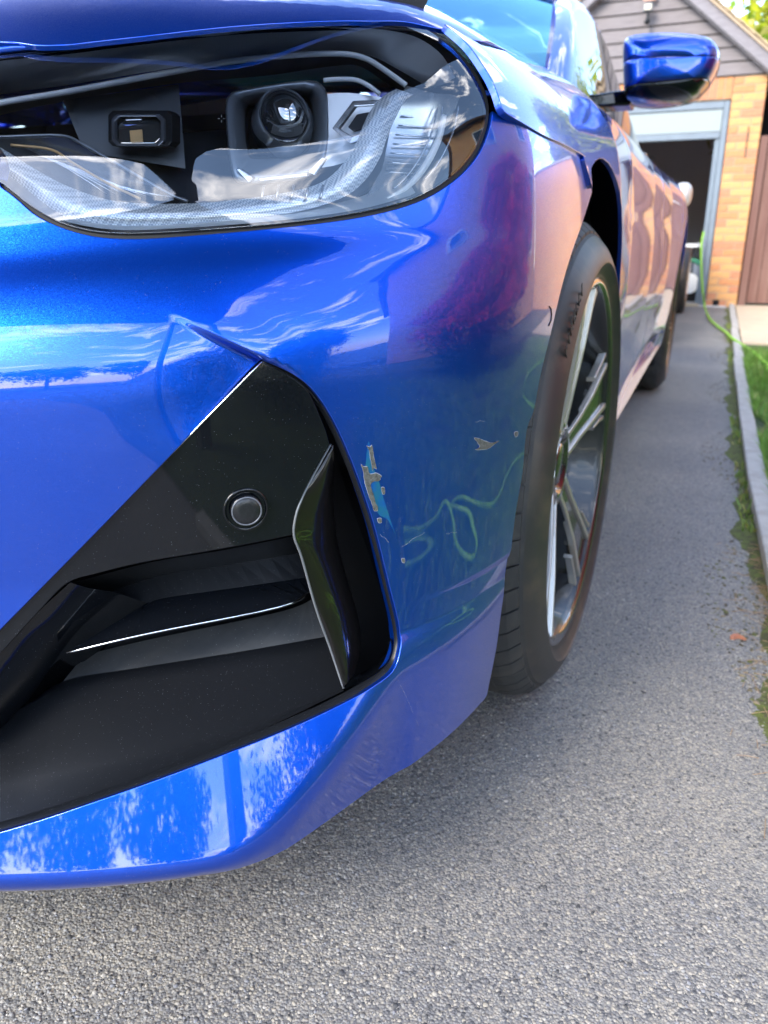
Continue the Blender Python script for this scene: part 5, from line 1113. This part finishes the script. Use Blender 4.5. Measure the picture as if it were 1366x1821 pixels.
for x in (.80, -.80):
    for y in (-1.25, 1.3):
        V = []; Fc = []; pr = [(-.10, .2), (-.10, .29), (-.08, .315), (.08, .315), (.10, .29), (.10, .21), (.085, .205), (.06, .18), (.06, .05), (.07, .0001)]
        for px_, r in pr:
            for j in range(32): a = 2 * math.pi * j / 32; V.append((px_ * (1 if x > 0 else -1), r * math.cos(a), r * math.sin(a)))
        for i in range(len(pr) - 1):
            for j in range(32): k = (j + 1) % 32; Fc.append((i * 32 + j, i * 32 + k, (i + 1) * 32 + k, (i + 1) * 32 + j))
        o = mesh('wheel', V, Fc, None, wc, smooth=True, mats=[M['tyre_side'], M['silver']], fmat=[1 if i >= 5 else 0 for i in range(len(pr) - 1) for j in range(32)]); o.location = (x, y, .315)
# its mirror
def blob(name, c, rx, ry, rz, m, par, n=14):
    V = []; Fc = []
    for i in range(n + 1):
        for j in range(2 * n):
            th = math.pi * i / n; ph = 2 * math.pi * j / (2 * n); sx = math.copysign(abs(math.sin(th) * math.cos(ph)) ** .75, math.cos(ph)); sz = math.copysign(abs(math.cos(th)) ** .75, math.cos(th)); sy = math.sin(th) * math.sin(ph)
            V.append((c[0] + rx * sx, c[1] + ry * sy, c[2] + rz * sz))
    for i in range(n):
        for j in range(2 * n): k = (j + 1) % (2 * n); Fc.append((i * 2 * n + j, (i + 1) * 2 * n + j, (i + 1) * 2 * n + k, i * 2 * n + k))
    return mesh(name, V, Fc, m, par, smooth=True)
mc = atY(1214, 347, 6.75)
blob('wing_mirror', (mc[0] + 1.12, 6.75 - 7.4, mc[2]), .068, .07, .088, M['wpaint'], wc); o = mesh('mirror_foot', boxv(mc[0] + 1.12 - .10, mc[0] + 1.12, -.67, -.60, mc[2] - .115, mc[2] - .085), BOXF, M['gloss'], wc, bevel=.008)
blob('door_handle', (.868, -.15, .80), .015, .08, .015, M['wpaint'], wc, 6)

# ------------------------------------------------------------------ the surroundings the paintwork reflects
def wall_house(name, label, x0, x1, y0, y1, hz, rot, wm, wins, door=None):
    h = empty(name, ((x0 + x1) / 2, (y0 + y1) / 2, 0), 0, label, 'house'); cx_, cy_ = (x0 + x1) / 2, (y0 + y1) / 2
    a, b = (x1 - x0) / 2, (y1 - y0) / 2
    mesh('wall', boxv(-a, a, -b, b, 0, hz), BOXF, wm, h)
    return h, a, b
def brickwork(name, c1, c2, c3):
    m = bpy.data.materials.new(name); m.use_nodes = True; nt = m.node_tree; b = nt.nodes['Principled BSDF']; k = nt.links.new; t = N(nt, 'ShaderNodeTexCoord'); mp_ = N(nt, 'ShaderNodeMapping'); mp_.inputs['Rotation'].default_value = (math.pi / 2, 0, math.pi / 2)
    sep = N(nt, 'ShaderNodeSeparateXYZ'); ad = N(nt, 'ShaderNodeMath', operation='ADD'); cmb = N(nt, 'ShaderNodeCombineXYZ'); br = N(nt, 'ShaderNodeTexBrick')
    br.inputs['Scale'].default_value = 1; br.inputs['Brick Width'].default_value = .225; br.inputs['Row Height'].default_value = .075; br.inputs['Mortar Size'].default_value = .006
    br.inputs['Color1'].default_value = (*c1, 1); br.inputs['Color2'].default_value = (*c2, 1); br.inputs['Mortar'].default_value = (*c3, 1)
    k(t.outputs['Object'], sep.inputs[0]); k(sep.outputs['X'], ad.inputs[0]); k(sep.outputs['Y'], ad.inputs[1]); k(ad.outputs[0], cmb.inputs['X']); k(sep.outputs['Z'], cmb.inputs['Y']); k(cmb.outputs[0], br.inputs['Vector']); k(br.outputs['Color'], b.inputs['Base Color'])
    b.inputs['Roughness'].default_value = .85; return m
M['brickwall'] = brickwork('orange_brickwork', (.62, .27, .09), (.68, .36, .13), (.45, .34, .22))
M['wframe'] = mat('white_window_frame', (.78, .78, .78), .4); M['pane'] = mat('house_window_pane', (.03, .04, .05), .03, 0, 1); M['rooft'] = mat('brown_roof_tiles', (.16, .09, .06), .85, noise=(10, (.10, .06, .045), .4, .7), bump=(20, .5, .02))
def house(name, label, x0, x1, y0, y1, hz, ridge, roof_axis='y', windows=(), face='x0', doors=()):
    cx_, cy_ = (x0 + x1) / 2, (y0 + y1) / 2; a, b = (x1 - x0) / 2, (y1 - y0) / 2
    h = empty(name, (cx_, cy_, 0), 0, label, 'house')
    mesh('wall', boxv(-a, a, -b, b, 0, hz), BOXF, M['brickwall'], h)
    e = .35
    if roof_axis == 'y':
        V = [(-a - e, -b - e, hz - .12), (-a - e, b + e, hz - .12), (0, b + e, ridge), (0, -b - e, ridge), (a + e, -b - e, hz - .12), (a + e, b + e, hz - .12)]; Fc = [(0, 1, 2, 3), (3, 2, 5, 4)]
        mesh('gable_wall', [(-a, -b, hz), (a, -b, hz), (0, -b, ridge - .2), (-a, b, hz), (a, b, hz), (0, b, ridge - .2)], [(0, 1, 2), (5, 4, 3)], M['brickwall'], h)
    else:
        V = [(-a - e, -b - e, hz - .12), (a + e, -b - e, hz - .12), (a + e, 0, ridge), (-a - e, 0, ridge), (-a - e, b + e, hz - .12), (a + e, b + e, hz - .12)]; Fc = [(0, 1, 2, 3), (3, 2, 5, 4)]
        mesh('gable_wall', [(-a, -b, hz), (-a, b, hz), (-a, 0, ridge - .2), (a, -b, hz), (a, b, hz), (a, 0, ridge - .2)], [(2, 1, 0), (3, 4, 5)], M['brickwall'], h)
        mesh('barge_board', [(-a - e - .02, -b - e, hz - .30), (-a - e - .02, 0, ridge - .18), (-a - e - .02, 0, ridge + .03), (-a - e - .02, -b - e, hz - .08)], [(0, 1, 2, 3)], M['wframe'], h); mesh('barge_board', [(-a - e - .02, b + e, hz - .30), (-a - e - .02, 0, ridge - .18), (-a - e - .02, 0, ridge + .03), (-a - e - .02, b + e, hz - .08)], [(0, 1, 2, 3)], M['wframe'], h)
    r = mesh('roof', V, Fc, M['rooft'], h); q = r.modifiers.new('s', 'SOLIDIFY'); q.thickness = .12
    for (u, z, w, hh) in windows:      # u along y on the x0 face
        wdw = mesh('window', boxv(-a - .03, -a + .02, u - w / 2 - .06, u + w / 2 + .06, z - .06, z + hh + .06), BOXF, M['wframe'], h)
        nw = max(1, round(w / .55))
        for i in range(nw): y0_ = u - w / 2 + i * w / nw; mesh('pane', boxv(-a - .036, -a - .031, y0_ + .03, y0_ + w / nw - .03, z, z + hh), BOXF, M['pane'], wdw)
    return h
hs = house('brick_house', 'orange brick house right of the lawn, reflected in the car side', 5.0, 12.0, .6, 9.2, 4.9, 7.6, 'y', [(-2.4, 3.3, 1.2, 1.0), (1.6, 3.3, 1.2, 1.0), (2.8, 1.0, 1.1, 1.1)])
# garden wall running from the house to the gate, reflected along the doors
gw = empty('garden_wall', (1.6, 9.75, 0), GR, 'brick wall right of the wooden gate facing the driveway', 'wall'); mesh('wall', boxv(-.3, 3.6, 0, .11, 0, 2.2), BOXF, M['brickwall'], gw); mesh('coping', boxv(-.33, 3.63, -.03, .14, 2.2, 2.26), BOXF, M['concrete'], gw)
M['leafr'] = stone_mat('red_young_leaves', [(0, (.85, .03, .06)), (.3, (.95, .08, .10)), (.6, (.75, .03, .06)), (.9, (.20, .16, .03))], .45); M['leafd'] = stone_mat('dark_green_leaves', [(0, (.015, .035, .012)), (.4, (.03, .065, .02)), (.8, (.05, .09, .03))], .5); M['leafy'] = stone_mat('yellow_green_leaves', [(0, (.36, .42, .02)), (.4, (.55, .55, .04)), (.75, (.20, .32, .03)), (.93, (.70, .62, .20))], .5); M['bark'] = mat('brown_bark', (.10, .07, .045), .9, noise=(20, (.05, .035, .025), .4, .7), bump=(40, .8, .02))
for k_ in ('leafr', 'leafd', 'leafy'):    # thin leaves let light through
    nt = M[k_].node_tree; b_ = nt.nodes['Principled BSDF']; src = b_.inputs['Base Color'].links[0].from_socket
    tr_ = N(nt, 'ShaderNodeBsdfTranslucent'); ms = N(nt, 'ShaderNodeMixShader'); ms.inputs[0].default_value = .45
    nt.links.new(src, tr_.inputs['Color']); nt.links.new(b_.outputs[0], ms.inputs[1]); nt.links.new(tr_.outputs[0], ms.inputs[2]); nt.links.new(ms.outputs[0], nt.nodes['Material Output'].inputs['Surface'])
def leaves(P, size, m, name, parent, seed=1, out=None):
    rs = np.random.RandomState(seed); n = len(P); d1 = rs.normal(size=(n, 3)); d1 /= np.linalg.norm(d1, axis=1, keepdims=True); d2 = np.cross(d1, rs.normal(size=(n, 3)) if out is None else out + rs.normal(size=(n, 3)) * .35); d2 /= np.linalg.norm(d2, axis=1, keepdims=True); s = rs.uniform(size[0], size[1], (n, 1))
    V = np.stack([P - d1 * s, P + d2 * s * .45, P + d1 * s, P - d2 * s * .45], 1).reshape(-1, 3); Fa = np.arange(4 * n)
    me = bpy.data.meshes.new(name); me.vertices.add(4 * n); me.vertices.foreach_set('co', V.ravel().astype(np.float32)); me.loops.add(4 * n); me.loops.foreach_set('vertex_index', Fa.astype(np.int32)); me.polygons.add(n); me.polygons.foreach_set('loop_start', (np.arange(n) * 4).astype(np.int32)); me.polygons.foreach_set('loop_total', np.full(n, 4, np.int32))
    at = me.attributes.new('tone', 'FLOAT', 'POINT'); at.data.foreach_set('value', np.repeat(rs.uniform(0, 1, n), 4).astype(np.float32)); me.update(calc_edges=True); o = link(name, me, m, parent); return o
def cloud(n, c, r, seed, clumps=40, shell=.55, sg=.16):
    rs = np.random.RandomState(seed); cc = rs.normal(size=(clumps, 3)); cc /= np.linalg.norm(cc, axis=1, keepdims=True); cc *= rs.uniform(shell, 1.0, (clumps, 1)); i = rs.randint(0, clumps, n)
    P = cc[i] + rs.normal(size=(n, 3)) * sg; return P * np.array(r) + np.array(c)
def shrub(name, label, cat, loc, r, n, mats_, size, seed, trunk=None, redtop=False, group=None):
    t = empty(name, loc, 0, label, cat, group)
    P = cloud(n, (0, 0, r[2] * .95 + (trunk or 0)), r, seed); P = P[P[:, 2] > .03]
    if redtop:
        up = (P[:, 2] > r[2] * .45) & (np.random.RandomState(seed + 5).uniform(0, 1, len(P)) < .8) & (np.linalg.norm((P - np.array((0, 0, r[2]))) / np.array(r), axis=1) > .62); leaves(P[~up], size, mats_[0], 'crown', t, seed); leaves(P[up], size, mats_[1], 'red_shoots', t, seed + 1)
    else: leaves(P, size, mats_[0], 'crown', t, seed)
    if redtop:
        Q = cloud(60000, (0, 0, r[2] * 1.0), (r[0] * 1.08, r[1] * 1.08, r[2] * 1.10), seed + 9, clumps=120, shell=.93, sg=.085); Q = Q[Q[:, 2] > r[2] * .62]; O_ = (Q - np.array((0, 0, r[2] * .8))) / np.array(r); O_ /= np.linalg.norm(O_, axis=1, keepdims=True); leaves(Q, (.018, .042), mats_[1], 'red_shoots', t, seed + 7, O_)
    mb = MB(); H = (trunk or 0) + r[2] * .9; mb.tube([(0, 0, -.02), (.04, .02, H * .5), (.0, .05, H)], [.05 * r[0] + .03, .035 * r[0] + .02, .01])
    rs = random.Random(seed)
    for k in range(9):
        a = rs.uniform(0, 6.28); z0 = (trunk or .1) * .7 + rs.random() * H * .4; mb.tube([(0, 0, z0), (math.cos(a) * r[0] * .35, math.sin(a) * r[1] * .35, z0 + r[2] * .35), (math.cos(a) * r[0] * .75, math.sin(a) * r[1] * .75, z0 + r[2] * .6)], [.03, .02, .006], 6)
    mb.build('trunk', M['bark'], t, smooth=True); return t
shrub('flowering_bush', 'large bush with red young shoots on the lawn edge, mirrored in the bumper corner', 'bush', (2.8, 2.75, 0), (.75, 1.5, .80), 42000, (M['leafd'], M['leafr']), (.012, .032), 3, redtop=True)
shrub('garden_tree', 'tall dark green tree beyond the lawn, mirrored beside the fog intake', 'tree', (6.4, -1.9, 0), (1.2, 1.0, 1.5), 16000, (M['leafd'],), (.04, .09), 5, trunk=.5)
shrub('garden_shrub', 'low dark shrub beside the flowering bush on the lawn', 'shrub', (1.9, -.9, 0), (.7, .8, .45), 9000, (M['leafd'],), (.012, .03), 9)
shrub('yellow_tree', 'sunlit yellow-green tree rising behind the garage roof', 'tree', (1.9, 14.0, 0), (2.1, 1.4, 2.5), 34000, (M['leafy'],), (.06, .13), 6, trunk=1.2)
for i, (x, y, s_) in enumerate([(-16, -26, 1.0), (-9, -30, 1.3), (-2, -27, .9), (5, -31, 1.2), (12, -26, 1.1), (-24, -20, 1.2), (-30, -8, 1.0)]):
    shrub('distant_tree', ['round dark tree far behind the photographer, seen only as reflections', 'tall dark tree far behind the photographer, seen only as reflections'][i % 2], 'tree', (x, y, 0), (3.4 * s_, 3.4 * s_, 2.6 * s_), 5000, (M['leafd'],), (.15, .3), 20 + i, trunk=1.0, group='distant trees behind the photographer')
# carport roof over the photographer: its dark boards and one post fill the reflections on the lamp and bumper
cp = empty('carport', (.45, .72, 0), math.radians(10.6), 'open timber carport roof on posts standing over the photographer', 'carport'); M['cpb'] = mat('dark_carport_boards', (.035, .033, .032), .7, noise=(8, (.05, .045, .04), .4, .7))
CPZ = 2.45
def cpb(nm, *a): return mesh(nm, boxv(*a), BOXF, M['cpb'], cp)
for i in range(15): cpb('roof_board', -.15 * (i + 1) + .003, -.15 * i - .003, -1.6, 1.4, CPZ, CPZ + .03)
cpb('roof_sheet', -2.25, 0, -1.6, 1.4, CPZ + .031, CPZ + .04)
for y in (-1.6, -.3, 1.35): cpb('rafter', -2.25, 0, y, y + .05, CPZ - .12, CPZ - .002)
for x_, y_ in ((-.10, -1.54), (-2.23, -1.54)): cpb('post', x_, x_ + .09, y_, y_ + .09, 0, CPZ - .122)
# ------------------------------------------------------------------ damage on the bumper corner
M['primer'] = mat('bared_primer', (.11, .115, .10), .8, noise=(400, (.05, .052, .046), .4, .65), bump=(900, .8, .0008)); M['chipedge'] = mat('chipped_paint_edge', (.32, .36, .42), .5); M['cyan'] = mat('scuffed_turquoise_film', (.01, .15, .30), .32, .4, .8, .08, noise=(60, (.0, .09, .50), .4, .65))
def decal(name, pts, m, off, seg=4, jit=0.0):
    rs = random.Random(len(pts)); q = px_poly(B1, pts, seg, True); q = [p + np.array([rs.uniform(-jit, jit), rs.uniform(-jit, jit)]) for p in q]
    return sub(panel(name, B1, q, [], .0025, m, None, rim=0, off=off, fn=S1p), bumper)
C1 = [(652, 793), (657, 795), (661, 792), (663, 800), (664, 812), (667, 823), (669, 833), (664, 831), (662, 836), (660, 822), (658, 812), (656, 801)]
C2 = [(642, 826), (647, 830), (653, 830), (655, 838), (659, 843), (666, 841), (671, 842), (678, 847), (675, 850), (675, 854), (666, 856), (662, 857), (659, 862), (661, 872), (665, 884), (667, 893), (671, 900), (671, 907), (666, 908), (663, 903), (660, 893), (656, 882), (653, 872), (650, 862), (647, 851), (646, 840)]
C3 = [(843, 779), (852, 780), (864, 785), (874, 787), (886, 784), (878, 790), (868, 797), (858, 799), (845, 799), (853, 794), (848, 786)]
C4 = [(678, 867), (683, 868), (684, 876), (680, 878)]; C5 = [(671, 922), (677, 922), (678, 928), (673, 929)]; C6 = [(714, 993), (719, 994), (719, 1000), (715, 999)]; C7 = [(914, 769), (920, 768), (920, 774), (916, 776)]
decal('scuff_film', [(655, 785), (660, 800), (664, 830), (672, 850), (682, 885), (696, 930), (703, 950), (690, 925), (674, 915), (662, 890), (650, 850), (651, 815)], M['cyan'], .0002, jit=.0002)
def grown(P, k): c = np.mean(P, 0); return [tuple(np.array(p) + (np.array(p) - c) / (np.linalg.norm(np.array(p) - c) + 1e-6) * k) for p in P]
for P in (C1, C2, C3, C4, C5, C6, C7):
    decal('chip_rim', grown(P, .9), M['chipedge'], .0004, jit=.0002); decal('paint_chip', P, M['primer'], .0007, jit=.0002)
for a, b, w in (((690, 846), (800, 822), .00007), ((715, 972), (755, 946), .00013), ((793, 949), (812, 946), .00014), ((845, 750), (862, 748), .00014), ((676, 950), (692, 964), .00018), ((700, 1190), (745, 1290), .0001)):
    P = [B1.hit(a[0] + (b[0] - a[0]) * t, a[1] + (b[1] - a[1]) * t + 1.2 * math.sin(t * 9), .0001) for t in np.linspace(0, 1, 12)]; V, Fc = tube_geo(P, w, 4); sub(mesh('scratch', V, Fc, M['chipedge'], None), bumper)
